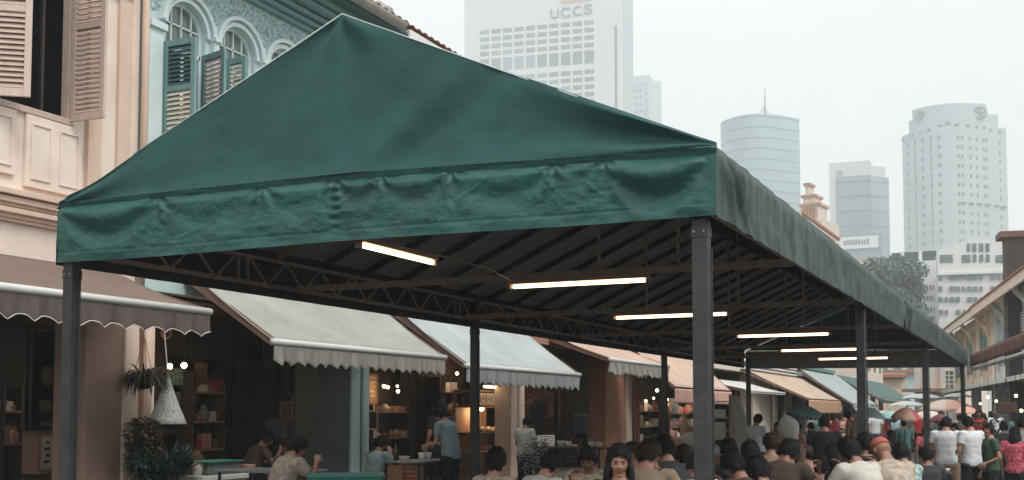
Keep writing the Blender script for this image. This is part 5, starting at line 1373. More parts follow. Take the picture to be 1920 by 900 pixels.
# dark rusty gable roof standing above, at the right edge
t = empty('brick_parapet', rp(sA-3, 0, 0), 'dark brown party wall topped by a cap at the right edge of the frame', 'wall')
pz = rz_at(1912, 452)
s1_ = rs_at(1913)
rbox(MB(), s1_-1.2, s1_-.05, -6, .55, 0, pz).build('wall', M['darkwood'], t); rbox(MB(), s1_-1.3, s1_+.1, -6.1, .8, pz, pz+.25).build('cap', M['brownwall'], t)
# further grey roof behind
rbx = rbox(MB(), sC-9, sC+2, -9, -5.0, 8.2, 9.7); tag(rbx.build('grey_roof_block', M['gutter']), 'grey flat roofed block just behind the peach roofs on the right', 'building')
# big brown awning, right edge
a = at(1822, 668, D=31.5); b = at(1925, 616, D=20.5); c_ = (a+b)/2
t = empty('awning', (a.x, a.y, a.z), 'wide brown awning reaching in from the right edge over the crowd', 'awning')
zf = 3.25; a = at(1822, 668, Z=zf); dq = RD*1.0; b = Vector((a.x, a.y, zf))-RD*14
OFF[t] = Vector((a.x, a.y, a.z)); t.location = OFF[t]
def fn(u, v): p = a.lerp(b, u)-RN*(2.9*v); return (p.x, p.y, zf+.05+1.15*v-.06*math.sin(math.pi*v))
MB().grid(fn, 40, 10).build('fabric', mat('rust_brown_canvas', (.25, .12, .08), .85, .12, 2), t, smooth=True, solid=.02)
def fn(u, v): p = a.lerp(b, u)+RN*(.04+.01*math.sin(u*90)); return (p.x, p.y, zf+.04-.34*v)
MB().grid(fn, 120, 4).build('valance', mat('rust_brown_valance', (.20, .095, .065), .85, .15, 4), t, smooth=True, solid=.01)
MB().tube([a-Vector((0,0,.38)), b-Vector((0,0,.38))], .05, 10).build('front_bar', M['bar'], t, smooth=True)
MB().bar(a-Vector((0,0,.0))-RD*.1, a-RN*2.9+Vector((0,0,1.0))-RD*.1, .06, .12).build('folding_arm', M['armw'], t)
for i, (px, py, D) in enumerate(((1852, 745, 30), (1868, 752, 33), (1838, 757, 38), (1905, 742, 26), (1915, 770, 25))):
    q = at(px, py, D=D); o = empty('pendant_bulb', q, 'small warm bulb %s under the right hand shopfronts' % ('farthest left', 'left of the white pillar', 'deepest', 'above the pink top', 'at the frame edge')[(2, 1, 0, 3, 4)[i]] , 'lamp', 'warm bulbs on the right')
    MB().sphere(q, .036, 10, 8).build('bulb', M['bulb'], o, smooth=True); MB().tube([q+Vector((0,0,.05)), Vector((q.x, q.y, 3.3))], .006, 5).build('cord', M['steel'], o)
# hanging sign and plants at the right shops
p = at(1888, 782, D=24); t = empty('hanging_planter', p, 'reddish brown hanging planter in front of the white pillar on the right', 'planter')
MB().boxp(p.x-.20, p.x+.20, p.y-.15, p.y+.15, p.z+.08, p.z+.30).build('box', M['brownwall'], t, bevel=.03); m = MB()
for i in (-1, 1): m.tube([(p.x+.15*i, p.y, p.z+.3), (p.x, p.y, p.z+.8)], .008, 5)
m.tube([(p.x, p.y, p.z+.8), (p.x, p.y, 3.45)], .008, 5); m.build('hanger', M['steel'], t)
p = at(1858, 812, D=27); bush('potted_shrub', p, (.6, .5), 500, .2, .05, 'grey green shrubs by the shopfront behind the crowd on the right', [M['leaf2'], M['leaf']], seed=31, z0=0, cat='plant')

# ------------------------------------------------------------------ buildings closing the street
def endhouse(pxl, pxr, D, rot, pytop, label, wm, wins_, shm, zbase=0):
    F = Face(pxl, pxr, D, rot); zt_ = F.zat((pxl+pxr)/2, pytop); t = tower(label, F, zt_, 8, wm, 'street_end_house', 'house')
    for (a, b, c, d) in wins_:
        u0, u1, z0, z1 = F.hit(a), F.hit(b), F.zat((a+b)/2, d), F.zat((a+b)/2, c)
        w = F.box(MB(), u0, u1, 0, .06, z0, z1).build('window', M['glass'], t)
        m = MB(); g_ = .09
        for (p, q, r_, s_) in ((u0-g_, u0, z0-g_, z1+g_), (u1, u1+g_, z0-g_, z1+g_), (u0, u1, z1, z1+g_), (u0, u1, z0-g_, z0)): F.box(m, p, q, 0, .12, r_, s_)
        F.box(m, (u0+u1)/2-.03, (u0+u1)/2+.03, .06, .1, z0, z1)
        for k in range(1, 4): F.box(m, u0, u1, .061, .09, z0+(z1-z0)*k/4-.03, z0+(z1-z0)*k/4+.03)
        m.build('window_frame', shm, w)
    return F, t
F, t = endhouse(1716, 1800, 86, R(-16), 655, 'peach house with a dark shuttered window closing the end of the street', M['peach'], [(1773, 1790, 696, 728), (1735, 1742, 700, 724)], M['whitep'])
F.box(MB(), -.6, F.w, 0, 1.2, F.zat(1750, 735), F.zat(1750, 729)).build('canopy_slab', M['carton'], t)
for px in (1717, 1745, 1766, 1797): F.box(MB(), F.hit(px), F.hit(px)+.35, 0, .2, 0, F.zat(1750, 655)).build('pilaster', M['whitep'], t)
F, t = endhouse(1618, 1700, 100, R(10), 700, 'cream and orange house with a blank gable at the street end', M['cream'], [(1628, 1640, 722, 736)], M['whitep'])
F.box(MB(), F.hit(1654), F.hit(1692), 0, .3, 0, F.zat(1670, 712)).build('gable_wall', M['aw_orange'], t)
F.box(MB(), 0, F.w, -1, 1.0, F.zat(1660, 708), F.zat(1660, 702)).build('roof', M['tile'], t)
F, t = endhouse(1560, 1730, 125, R(5), 668, 'weathered grey green house block behind the street end', M['mint'], [(1575+k*26, 1587+k*26, 676, 692) for k in range(6)], M['teal'])
F.box(MB(), 0, F.w, -1, 1.0, F.zat(1650, 699), F.zat(1650, 694)).build('string_course', M['tile'], t)

# ------------------------------------------------------------------ umbrellas and stall parasols
def umbrella(px, py_rim, py_top, halfpx, D, label, cols, ribs=8, cat='umbrella', held=True, tilt=(0, 0), group='umbrellas over the crowd', name='umbrella'):
    c = at(px, py_rim, D=D); top = at(px, py_top, D=D); r = halfpx/FPX*D; h = max(.12, top.z-c.z)
    t = empty(name, (c.x, c.y, c.z), label, cat, group); n = ribs*4
    m = MB(); st = []; vs = [Vector((0,0,h))]; J = 7
    for j in range(1, J+1):
        q = j/J
        for k in range(n):
            a = 2*math.pi*k/n; sc_ = 1-.07*abs(math.sin(a*ribs/2))*q
            vs.append(Vector((math.cos(a)*r*q*sc_, math.sin(a)*r*q*sc_, h*(1-q**2.0)+.03*r*abs(math.sin(a*ribs/2))*q*q)))
    fs = []; mi = []
    for k in range(n):
        g_ = (k//4) % len(cols); fs.append((0, 1+k, 1+(k+1) % n)); mi.append(g_)
    for j in range(J-1):
        for k in range(n):
            fs.append((1+j*n+k, 1+(j+1)*n+k, 1+(j+1)*n+(k+1) % n, 1+j*n+(k+1) % n)); mi.append((k//4) % len(cols))
    rot = Matrix.Rotation(tilt[0], 3, 'X')@Matrix.Rotation(tilt[1], 3, 'Y')
    m.v = [tuple(rot@v+c) for v in vs]; m.f = fs; m.mi = mi; m.build('canopy_cloth', cols, t, smooth=True, solid=.006)
    zb = -.95 if held else -c.z
    m = MB(); m.tube([c+rot@Vector((0,0,h+.06)), c+rot@Vector((0,0,zb if held else -.2))]+([] if held else [Vector((c.x, c.y, 0))]), .012 if held else .022, 8); m.build('pole', M['steel'], t)
    m = MB()
    for k in range(ribs):
        a = 2*math.pi*k/ribs; m.tube([c+rot@Vector((0,0,h-.01)), c+rot@Vector((math.cos(a)*r*.55, math.sin(a)*r*.55, h*.70-.012)), c+rot@Vector((math.cos(a)*r*.98, math.sin(a)*r*.98, h*.03-.01))], .004 if held else .008, 4)
    m.build('rib', M['steel'], t)
U = lambda n_, c_: mat('umbrella_'+n_, c_, .6, .08, 4)
uT, uB, uP, uR, uC, uW = U('teal', (.10, .22, .21)), U('iceblue', (.40, .55, .58)), U('peach', (.60, .36, .27)), U('red', (.55, .09, .12)), U('cream', (.60, .52, .43)), U('white', (.60, .62, .60))
umbrella(1507, 780, 760, 44, 26, 'dark teal umbrella over a walker, tilted right, seen through the canopy', [uT], tilt=(0, .18))
umbrella(1627, 784, 764, 33, 30, 'ice blue umbrella just right of the second big post', [uB])
umbrella(1699, 786, 764, 29, 27, 'peach umbrella with one red panel left of the slim post', [uP, uP, uP, uP, uP, uP, uP, uR], tilt=(.12, .1))
umbrella(1776, 771, 749, 56, 44, 'wide peach and red stall parasol behind the two men in white', [uP, uC, uP, uR], held=False, name='stall_parasol', cat='parasol')
umbrella(1740, 786, 770, 36, 36, 'flat cream umbrella below the wide peach parasol', [uC])
umbrella(1728, 748, 738, 42, 60, 'pale grey flat parasol far down the street, highest of the group', [uW], held=False, name='stall_parasol', cat='parasol')
umbrella(1700, 762, 752, 38, 56, 'white flat parasol far back below the highest grey one', [uW], held=False, name='stall_parasol', cat='parasol')
umbrella(1795, 745, 737, 28, 62, 'small white parasol far back beside the last right post', [uW], held=False, name='stall_parasol', cat='parasol')
umbrella(1655, 778, 770, 30, 48, 'low cream parasol behind the ice blue umbrella', [uC], held=False, name='stall_parasol', cat='parasol')
umbrella(1762, 790, 777, 22, 33, 'small pink umbrella below the wide peach parasol', [mat('umbrella_pink', (.62, .20, .24), .6, .08, 4)], tilt=(0, -.12))
umbrella(1668, 786, 770, 26, 38, 'small mint green umbrella between the ice blue and the peach ones', [mat('umbrella_mint', (.26, .45, .40), .6, .08, 4)])
umbrella(1603, 790, 776, 22, 36, 'small cream and red umbrella left of the second big post', [uC, uR], tilt=(.1, .1))
umbrella(1812, 776, 762, 24, 40, 'small pale peach umbrella behind the man in black trousers', [uP])
# leaning white furled parasol (pale wing-like shape)
p0 = at(1470, 775, D=22); p1 = at(1490, 838, D=22)
t = empty('furled_parasol', (p1.x, p1.y, 0), 'leaning half furled white parasol left of the dark teal umbrella', 'parasol')
pts = [p0.lerp(p1, k/7) for k in range(8)]
MB().tube(pts, [(.01, .01), (.11, .06), (.19, .09), (.21, .10), (.18, .09), (.13, .08), (.08, .06), (.03, .03)], 18).build('canopy_cloth', M['ceramic'], t, smooth=True)
MB().tube([p0+Vector((0,0,.08)), Vector((p1.x+.1, p1.y, 0))], .02, 8).build('pole', M['woodlt'], t)

# ------------------------------------------------------------------ haze
hz = MB().boxp(-680, 680, -60, 1020, -1.6, 330)
hm = bpy.data.materials.new('haze'); hm.use_nodes = True; n_ = hm.node_tree; n_.nodes.remove(n_.nodes['Principled BSDF'])
pv = n_.nodes.new('ShaderNodeVolumePrincipled'); pv.inputs['Color'].default_value = (.93, .97, .98, 1); pv.inputs['Density'].default_value = .0010; pv.inputs['Anisotropy'].default_value = 0.0
n_.links.new(pv.outputs[0], n_.nodes['Material Output'].inputs['Volume'])
tag(hz.build('haze', hm), 'pale rainy haze over the street and city', kind='stuff')
# ------------------------------------------------------------------ people
cloth('pinkpattern', (.16, .03, .04), .5, 18, (.70, .14, .18))
def remesh(mb, vox, smooth_it=4, amp=0, sc=14, seed=0):
    me = bpy.data.meshes.new('t'); me.from_pydata([tuple(v) for v in mb.v], [], mb.f)
    bm = bmesh.new(); bm.from_mesh(me); bmesh.ops.recalc_face_normals(bm, faces=bm.faces); bm.to_mesh(me); bm.free()
    o = bpy.data.objects.new('t', me); COL.objects.link(o)
    r_ = o.modifiers.new('r', 'REMESH'); r_.mode = 'VOXEL'; r_.voxel_size = vox
    s_ = o.modifiers.new('s', 'SMOOTH'); s_.factor = .5; s_.iterations = smooth_it
    m2 = bpy.data.meshes.new_from_object(o.evaluated_get(bpy.context.evaluated_depsgraph_get()))
    out = MB(); 
    for v in m2.vertices:
        c = v.co
        if amp:
            n_ = noise.noise(Vector((c.x*sc*.7, c.y*sc*.7, c.z*sc))+Vector((seed, 0, 0))); c = c+v.normal*(amp*n_)
        out.v.append(tuple(c))
    out.f = [tuple(p.vertices) for p in m2.polygons]; out.mi = [0]*len(out.f)
    bpy.data.objects.remove(o); bpy.data.meshes.remove(me); bpy.data.meshes.remove(m2)
    return out

def loft(m, rings, n=16, axis=Vector((1,0,0))):
    """rings: (centre, half width, half depth, tangent)"""
    vs = []
    for c, a, b, t in rings:
        c = Vector(c); t = Vector(t).normalized(); e1 = (axis-t*axis.dot(t)).normalized(); e2 = t.cross(e1)
        for k in range(n):
            an = 2*math.pi*k/n; vs.append(c+e1*(a*math.copysign(abs(math.cos(an))**.85, math.cos(an)))+e2*(b*math.copysign(abs(math.sin(an))**.85, math.sin(an))))
    fs = []
    for i in range(len(rings)-1):
        for k in range(n): fs.append((i*n+k, i*n+(k+1) % n, (i+1)*n+(k+1) % n, (i+1)*n+k))
    fs += [tuple(range(n-1, -1, -1)), tuple((len(rings)-1)*n+k for k in range(n))]
    m.add(vs, fs)

def hand(m, wrist, d, palm_n, side):
    """palm and five bent fingers; d points along the hand, palm_n out of the palm"""
    d = Vector(d).normalized(); pn = Vector(palm_n); pn = (pn-d*pn.dot(d)).normalized(); s_ = d.cross(pn).normalized()*side
    w_ = Vector(wrist)
    loft(m, [(w_-d*.02, .024, .018, d), (w_+d*.02, .032, .016, d), (w_+d*.06, .040, .015, d), (w_+d*.085, .038, .012, d)], 10, axis=s_)
    for k, (o, L) in enumerate(((-.030, .062), (-.010, .074), (.010, .070), (.029, .054))):
        b = w_+d*.075+s_*o; p1 = b+d*(L*.45)+pn*.004; p2 = p1+(d*.8+pn*.55).normalized()*(L*.33); p3 = p2+(d*.35+pn*.9).normalized()*(L*.25)
        m.tube([b, p1, p2, p3], [.0092, .0086, .0078, .006], 6)
    b = w_+d*.025-s_*.030; p1 = b+(-s_*.75+d*.6+pn*.2).normalized()*.035; p2 = p1+(d*.9+pn*.4-s_*.15).normalized()*.028; m.tube([b, p1, p2], [.012, .0095, .007], 6)

def head_radius(v):
    """point of the head surface in direction v (unit; +Y is the face)"""
    x, y, z = v
    p = Vector((x*.074, y*.093, z*.112))
    if z < -.1:
        t = min(1, (-z-.1)/.7); p.x *= 1-.30*t; 
        if y > 0: p.y *= 1-.02*t
        else: p.y *= 1-.42*t
    if y > .2 and z < -.7: p.y += .015
    az = math.atan2(x, y)
    f = lambda cx, cz, wx, wz: math.exp(-((az-cx)/wx)**2-((z-cz)/wz)**2)
    if y > 0:
        g = 0
        g += .022*f(0, -.20, .13, .13)+.012*f(0, .0, .10, .16)          # nose
        g -= .010*f(.38, .08, .20, .11)+.010*f(-.38, .08, .20, .11)     # sockets
        g += .005*f(.35, .25, .35, .08)+.005*f(-.35, .25, .35, .08)     # brow
        g += .007*f(0, -.50, .22, .06)+.006*f(0, -.62, .18, .05)-.004*f(0, -.56, .25, .03) # lips
        g += .008*f(0, -.85, .3, .12)                                   # chin
        g += .004*f(.62, -.2, .25, .2)+.004*f(-.62, -.2, .25, .2)       # cheeks
        p += Vector((x*.2, y, 0)).normalized()*g
    return p
def head_mesh(m, M4):
    """slots: 0 skin, 1 lips, 2 eyes, 3 brows"""
    n, J = 44, 34; vs = []; st = len(m.v)
    vs.append(head_radius((0, 0, -1)))
    for j in range(1, J):
        t = -math.pi/2+math.pi*j/J
        for k in range(n):
            a = 2*math.pi*k/n; vs.append(head_radius((math.cos(t)*math.sin(a), math.cos(t)*math.cos(a), math.sin(t))))
    vs.append(head_radius((0, 0, 1))); fs = []; mi = []
    for j in range(J-2):
        t = -math.pi/2+math.pi*(j+1.5)/J; z = math.sin(t)
        for k in range(n):
            a = 2*math.pi*(k+.5)/n; az = a if a < math.pi else a-2*math.pi; s_ = 0
            if abs(az) < .30 and -.60 < z < -.44: s_ = 1
            if .24 < abs(az) < .50 and .04 < z < .12: s_ = 2
            if .20 < abs(az) < .60 and .22 < z < .30: s_ = 3
            fs.append((1+j*n+k, 1+(j+1)*n+k, 1+(j+1)*n+(k+1) % n, 1+j*n+(k+1) % n)); mi.append(s_)
    for k in range(n): fs += [(0, 1+k, 1+(k+1) % n), (1+(J-2)*n+(k+1) % n, 1+(J-2)*n+k, len(vs)-1)]; mi += [0, 0]
    o = len(m.v); m.v += [tuple(v) for v in vs]; m.f += [tuple(i+o for i in f) for f in fs]; m.mi += mi
    for s_ in (-1, 1):
        m.sphere((s_*.075, -.008, -.012), (.010, .018, .030), 8, 6)
    m.xf(M4, st)
def hair_mesh(style, seed):
    n, J = 48, 36; m = MB(); idx = {}; rr = random.Random(seed)
    def inside(v):
        x, y, z = v; az = abs(math.atan2(x, y)); 
        line = (.42+.05*math.sin(az*9) if az < .7 else (.42-(az-.7)*.95 if az < 1.25 else (-.18 if az < 1.6 else -.55)))
        if style in ('long', 'bun', 'tail', 'bob') and az > 1.0: line = min(line, -.25 if az < 1.45 else -.75)
        if style == 'long' and az < .7: line = .56-.25*az*az
        if style == 'cap': line = .22
        return z > line
    th = dict(short=.014, long=.020, bun=.013, tail=.014, cap=.012, bob=.018, tousled=.016)[style]
    def pt(j, k):
        t = -math.pi/2+math.pi*j/J; a = 2*math.pi*k/n; v = (math.cos(t)*math.sin(a), math.cos(t)*math.cos(a), math.sin(t)); p = head_radius((v[0], v[1], max(-.7, v[2])))
        if v[2] < -.7: p.z = -.112*abs(v[2])
        d = Vector(v); q = th*(1+.35*max(0, v[2])); 
        if style != 'cap': q += (.007 if style != 'tousled' else .011)*noise.noise(d*5+Vector((seed*3, 0, 0)))+.009*noise.noise(d*13+Vector((seed, 1, 0)))+.006*noise.noise(d*29+Vector((seed, 4, 0)))
        return p+d*q, v
    faces = []
    for j in range(J):
        for k in range(n):
            t = -math.pi/2+math.pi*(j+.5)/J; a = 2*math.pi*(k+.5)/n; v = (math.cos(t)*math.sin(a), math.cos(t)*math.cos(a), math.sin(t))
            if inside(v): faces.append((j, k))
    for j, k in faces:
        c = []
        for q in ((j, k), (j+1, k), (j+1, (k+1) % n), (j, (k+1) % n)):
            q = (q[0], q[1] if 0 < q[0] < J else 0)
            if q not in idx: idx[q] = len(m.v); m.v.append(tuple(pt(*q)[0]))
            if idx[q] not in c: c.append(idx[q])
        if len(c) > 2: m.f.append(tuple(c)); m.mi.append(0)
    # inner skirt so that the hair edge has thickness
    edge = {}
    for f in m.f:
        for i in range(len(f)):
            e_ = (f[i], f[(i+1) % len(f)]); edge[e_] = 1
    for a, b in list(edge):
        if (b, a) not in edge:
            pa, pb = Vector(m.v[a])*.90, Vector(m.v[b])*.90; o = len(m.v); m.v += [tuple(pa), tuple(pb)]; m.f.append((b, a, o, o+1)); m.mi.append(0)
    # loose locks lying over the shell, running down from the crown
    if style != 'cap' and faces:
        for q in range(420 if style in ('tousled', 'long', 'bob') else 300):
            j, k = faces[rr.randrange(len(faces))]; p0, v = pt(j, k); d = Vector(v)
            if v[1] > .35 and v[2] < .62: continue
            dn = (Vector((0,-.25,-1))-d*Vector((0,-.25,-1)).dot(d)); dn = dn.normalized() if dn.length > .05 else Vector((rr.uniform(-1,1), rr.uniform(-1,1), 0)).normalized()
            dn = (dn+Vector((rr.uniform(-.5,.5), rr.uniform(-.5,.5), rr.uniform(-.25,.25)))).normalized()
            L = rr.uniform(.018, .042)*(1.3 if style in ('long', 'bob', 'tousled') else 1); lift = rr.uniform(.0, .005)*(1.8 if style == 'tousled' else 1)
            sd = d.cross(dn).normalized()*rr.uniform(.003, .007)
            a = p0+d*.001; b = a+dn*L*.5+d*lift; c = a+dn*L+d*lift*.6-Vector((0,0,L*.12))
            m.add([a-sd, a+sd, b-sd, b+sd, c], [(0,1,3,2), (2,3,4)])
    if style == 'bun': m.sphere((0, -.10, .065), (.045, .045, .042), 12, 9)
    if style == 'tail': m.tube([(0, -.105, .03), (0, -.145, .0), (0, -.145, -.09), (0, -.125, -.19)], [.022, .034, .030, .010], 10)
    if style in ('long',):
        L = .30
        for k in range(26):
            a = math.pi*(.36+1.28*k/25); x, y = math.sin(a), math.cos(a); r = .085+.008*rr.random()
            m.tube([(x*.078, y*.09, .02), (x*r*1.05, y*r*1.15, -.08), (x*r*1.1, y*r*1.1-.01, -.18), (x*r*.95, y*r*.9-.01, -L+rr.uniform(-.05, .03))], [.018, .022, .022, .008], 6)
    if style == 'cap':
        m.sphere((0, .10, .035), (.062, .06, .010), 14, 6)
    return m

def S(x): return Vector(x)
def pose_def(kind):
    """joints of a 1.70 m figure facing +Y; L is -X"""
    P = dict(hip=S((0,0,.93)), waist=S((0,0,1.06)), chest=S((0,.01,1.26)), neck=S((0,.0,1.44)), head=S((0,.025,1.575)), tilt=.05, turn=0,
             hL=S((-.09,0,.90)), hR=S((.09,0,.90)), kL=S((-.11,.02,.50)), kR=S((.11,.02,.50)), aL=S((-.12,-.02,.09)), aR=S((.12,-.02,.09)),
             sL=S((-.185,0,1.39)), sR=S((.185,0,1.39)), eL=S((-.245,-.03,1.12)), eR=S((.245,-.03,1.12)), wL=S((-.24,.06,.88)), wR=S((.24,.06,.88)))
    if kind == 'phone': P.update(head=S((0,.06,1.56)), tilt=.45, eR=S((.24,.03,1.13)), wR=S((.10,.25,1.18)), eL=S((-.24,.02,1.12)), wL=S((-.10,.22,1.10)))
    if kind == 'side': P.update(eL=S((-.23,-.06,1.12)), wL=S((-.14,.14,1.02)), turn=.6, kR=S((.12,.08,.50)), aR=S((.13,.0,.09)))
    if kind == 'cook': P.update(chest=S((0,.06,1.25)), neck=S((0,.10,1.42)), head=S((0,.18,1.52)), tilt=.65, sL=S((-.18,.09,1.37)), sR=S((.18,.09,1.37)), eL=S((-.22,.12,1.10)), eR=S((.22,.12,1.10)), wL=S((-.12,.36,1.05)), wR=S((.12,.36,1.08)))
    if kind == 'walk': P.update(kL=S((-.10,.18,.52)), aL=S((-.10,.24,.10)), kR=S((.10,-.04,.48)), aR=S((.10,-.32,.16)), eL=S((-.25,-.12,1.14)), wL=S((-.26,-.06,.90)), eR=S((.25,.04,1.12)), wR=S((.25,.22,.95)))
    if kind == 'holdup': P.update(eR=S((.24,.06,1.16)), wR=S((.12,.20,1.34)))
    if kind == 'bend': P.update(hip=S((0,-.10,.92)), waist=S((0,.0,1.02)), chest=S((0,.20,1.14)), neck=S((0,.38,1.20)), head=S((0,.50,1.22)), tilt=1.0, sL=S((-.17,.33,1.19)), sR=S((.17,.33,1.19)), eL=S((-.2,.42,.95)), wL=S((-.16,.60,.84)), eR=S((.24,.46,.99)), wR=S((.22,.68,.90)), hL=S((-.09,-.1,.90)), hR=S((.09,-.1,.90)))
    if kind.startswith('sit'):
        z = -.43
        P = {k: (v+S((0,0,z)) if isinstance(v, Vector) else v) for k, v in P.items()}
        P.update(hL=S((-.09,.03,.50)), hR=S((.09,.03,.50)), kL=S((-.14,.44,.52)), kR=S((.14,.44,.52)), aL=S((-.14,.40,.09)), aR=S((.14,.42,.09)))
        if kind == 'sit_eat':
            P.update(chest=S((0,.08,.82)), neck=S((0,.17,.98)), head=S((0,.25,1.09)), tilt=.55, sL=S((-.18,.15,.93)), sR=S((.18,.15,.93)), eL=S((-.24,.28,.72)), eR=S((.24,.28,.72)), wL=S((-.14,.46,.82)), wR=S((.10,.42,.92)))
        if kind == 'sit_up':
            P.update(tilt=.22, turn=.25, eL=S((-.24,.10,.72)), eR=S((.24,.10,.72)), wL=S((-.16,.36,.80)), wR=S((.16,.36,.80)))
        if kind == 'sit_lean':
            P.update(chest=S((0,.05,.82)), neck=S((.01,.08,.99)), head=S((.02,.13,1.12)), tilt=.3, turn=-.5, sL=S((-.18,.07,.94)), sR=S((.18,.07,.94)), eL=S((-.26,.22,.74)), wL=S((-.12,.44,.80)), eR=S((.25,.2,.74)), wR=S((.04,.30,.98)))
    return P
def shoulders_rings(P, gr, top=True):
    up = (P['neck']-P['chest']).normalized()
    sm = (P['sL']+P['sR'])/2
    r = [(P['hip']-S((0,0,.07)), .145+gr, .100+gr, (0,0,1)), (P['hip'], .158+gr, .112+gr, (P['waist']-P['hip'])), (P['waist'], .142+gr, .100+gr, (P['chest']-P['hip'])),
         (P['chest'], .160+gr, .112+gr, (P['neck']-P['waist'])), (P['chest'].lerp(sm, .65), .168+gr, .105+gr, up), (sm+up*.012, .140+gr, .075+gr*.8, up)]
    if top: r += [(sm+up*.05, .075+gr*.5, .060+gr*.5, up)]
    return r
POSES = {}
def make_pose(kind, sleeves='short', legs='long'):
    P = pose_def(kind); b = MB()
    r = shoulders_rings(P, -.004); up = (P['head']-P['neck']).normalized()
    r += [(P['neck']+up*.02, .052, .054, up), (P['neck'].lerp(P['head'], .65), .048, .052, up)]
    loft(b, r)
    for s_ in 'LR':
        b.tube([P['s'+s_]*.85+((P['sL']+P['sR'])/2)*.15, P['s'+s_], P['e'+s_], P['w'+s_]], [.050, .052, .037, .025], 10)
        b.tube([P['s'+s_].lerp(P['e'+s_], .1), P['s'+s_].lerp(P['e'+s_], .5)], [.050, .044], 10)
        b.tube([P['h'+s_], P['h'+s_].lerp(P['k'+s_], .5), P['k'+s_], P['k'+s_].lerp(P['a'+s_], .35), P['a'+s_]], [.088, .074, .052, .052, .034], 12)
    body = remesh(b, .014, 3)
    for s_, sg in (('L', -1), ('R', 1)):
        d = (P['w'+s_]-P['e'+s_]).normalized(); hand(body, P['w'+s_], d, S((-sg, .2, -.3)) if not kind.startswith('sit') else S((-sg*.3, .1, -1)), sg)
    M4 = Matrix.Translation(P['head']-S((0,0,.008)))@Matrix.Scale(.93, 4)@Matrix.Rotation(P['turn'], 4, 'Z')@Matrix.Rotation(-P['tilt'], 4, 'X')
    head_mesh(body, M4)
    sh = MB(); loft(sh, shoulders_rings(P, .018)); q = .62 if sleeves == 'short' else 1
    for s_ in 'LR':
        e_ = P['s'+s_].lerp(P['e'+s_], q); sh.tube([P['s'+s_]*.75+((P['sL']+P['sR'])/2)*.25, P['s'+s_], P['s'+s_].lerp(P['e'+s_], .35), e_], [.064, .069, .066, .064 if q < 1 else .05], 10)
        if sleeves == 'long': sh.tube([P['e'+s_], P['w'+s_]], [.050, .036], 10)
    shirt = remesh(sh, .017, 4, .006, 16, hash(len(kind)) % 7)
    pt = MB(); loft(pt, [(P['hip']+S((0,0,.03)), .158, .112, (0,0,1)), (P['hip']-S((0,0,.03)), .168, .122, (0,0,1)), (P['hip']-S((0,0,.10)), .165, .118, (0,0,1))])
    for s_ in 'LR':
        if legs == 'long': pt.tube([P['h'+s_], P['h'+s_].lerp(P['k'+s_], .5), P['k'+s_], P['k'+s_].lerp(P['a'+s_], .5), P['a'+s_]+S((0,0,.03))], [.104, .090, .070, .064, .056], 12)
        else: pt.tube([P['h'+s_], P['h'+s_].lerp(P['k'+s_], .5), P['k'+s_].lerp(P['h'+s_], .12)], [.106, .098, .088], 12)
    pants = remesh(pt, .017, 3, .007, 14)
    so_ = MB()
    for s_ in 'LR':
        a = P['a'+s_]; z0 = a.z-.09; loft(so_, [(S((a.x, a.y-.07, z0+.035)), .035, .034, (0,1,0)), (S((a.x, a.y, z0+.042)), .042, .042, (0,1,0)), (S((a.x, a.y+.10, z0+.034)), .046, .034, (0,1,0)), (S((a.x, a.y+.17, z0+.025)), .030, .022, (0,1,0))], 12)
        so_.tube([(a.x, a.y, z0+.05), (a.x, a.y, z0+.1)], [.042, .04], 10)
    return dict(body=body, shirt=shirt, trousers=pants, shoes=so_, M4=M4, P=P)
def to_mesh(mb, name, nslots):
    me = bpy.data.meshes.new(name); me.from_pydata(mb.v, [], mb.f)
    for i in range(nslots): me.materials.append(M['skin'])
    me.polygons.foreach_set('material_index', [min(i, nslots-1) for i in mb.mi]); me.polygons.foreach_set('use_smooth', [True]*len(me.polygons))
    bm = bmesh.new(); bm.from_mesh(me); bmesh.ops.recalc_face_normals(bm, faces=bm.faces); bm.to_mesh(me); bm.free(); me.update(); return me
MESH = {}
def get_mesh(kind, what, style=None):
    key = (kind, what, style)
    if key in MESH: return MESH[key]
    base, sl, lg = kind
    if kind not in POSES: POSES[kind] = make_pose(base, sl, lg)
    p = POSES[kind]
    if what == 'hair':
        m = hair_mesh(style, len(MESH) % 11+1); m.xf(p['M4']); me = to_mesh(m, 'hair', 1)
    else: me = to_mesh(p[what], what, 4 if what == 'body' else 1)
    MESH[key] = me; return me
def setmats(o, ms):
    for i, m_ in enumerate(ms): o.material_slots[i].link = 'OBJECT'; o.material_slots[i].material = m_
NP = 0
def person(loc, yaw, pose, shirt, pants, hair, label, group=None, sc=1., skin='skin', sleeves='short', legs='long', hairm='hair', capm=None, wid=1., shoes='black'):
    kind = (pose, sleeves, legs); h_ = CL
    t = empty('person', loc, label, 'person', group); t.rotation_euler = (0, 0, yaw); t.scale = (sc*wid, sc, sc)
    sk = M[skin]
    for nm, ms in (('body', [sk, M['lip'], M['eye'], M[hairm]]), ('shirt', [CL[shirt]]), ('trousers', [CL[pants]]), ('shoes', [CL[shoes]]), ('hair', [capm or M[hairm]])):
        o = bpy.data.objects.new(nm if not (nm == 'hair' and hair == 'cap') else 'cap', get_mesh(kind, nm, hair if nm == 'hair' else None)); COL.objects.link(o); o.parent = t; setmats(o, ms)
    return t
TOPZ = dict(stand=1.69, phone=1.665, side=1.69, cook=1.62, walk=1.69, holdup=1.69, bend=1.34, sit_eat=1.19, sit_up=1.26, sit_lean=1.24)
def face_cam(px): # yaw that makes a figure at px look at the camera
    p = at(px, 775, D=10); return math.atan2(-p.x, p.y)+math.pi
AWAY = YAW
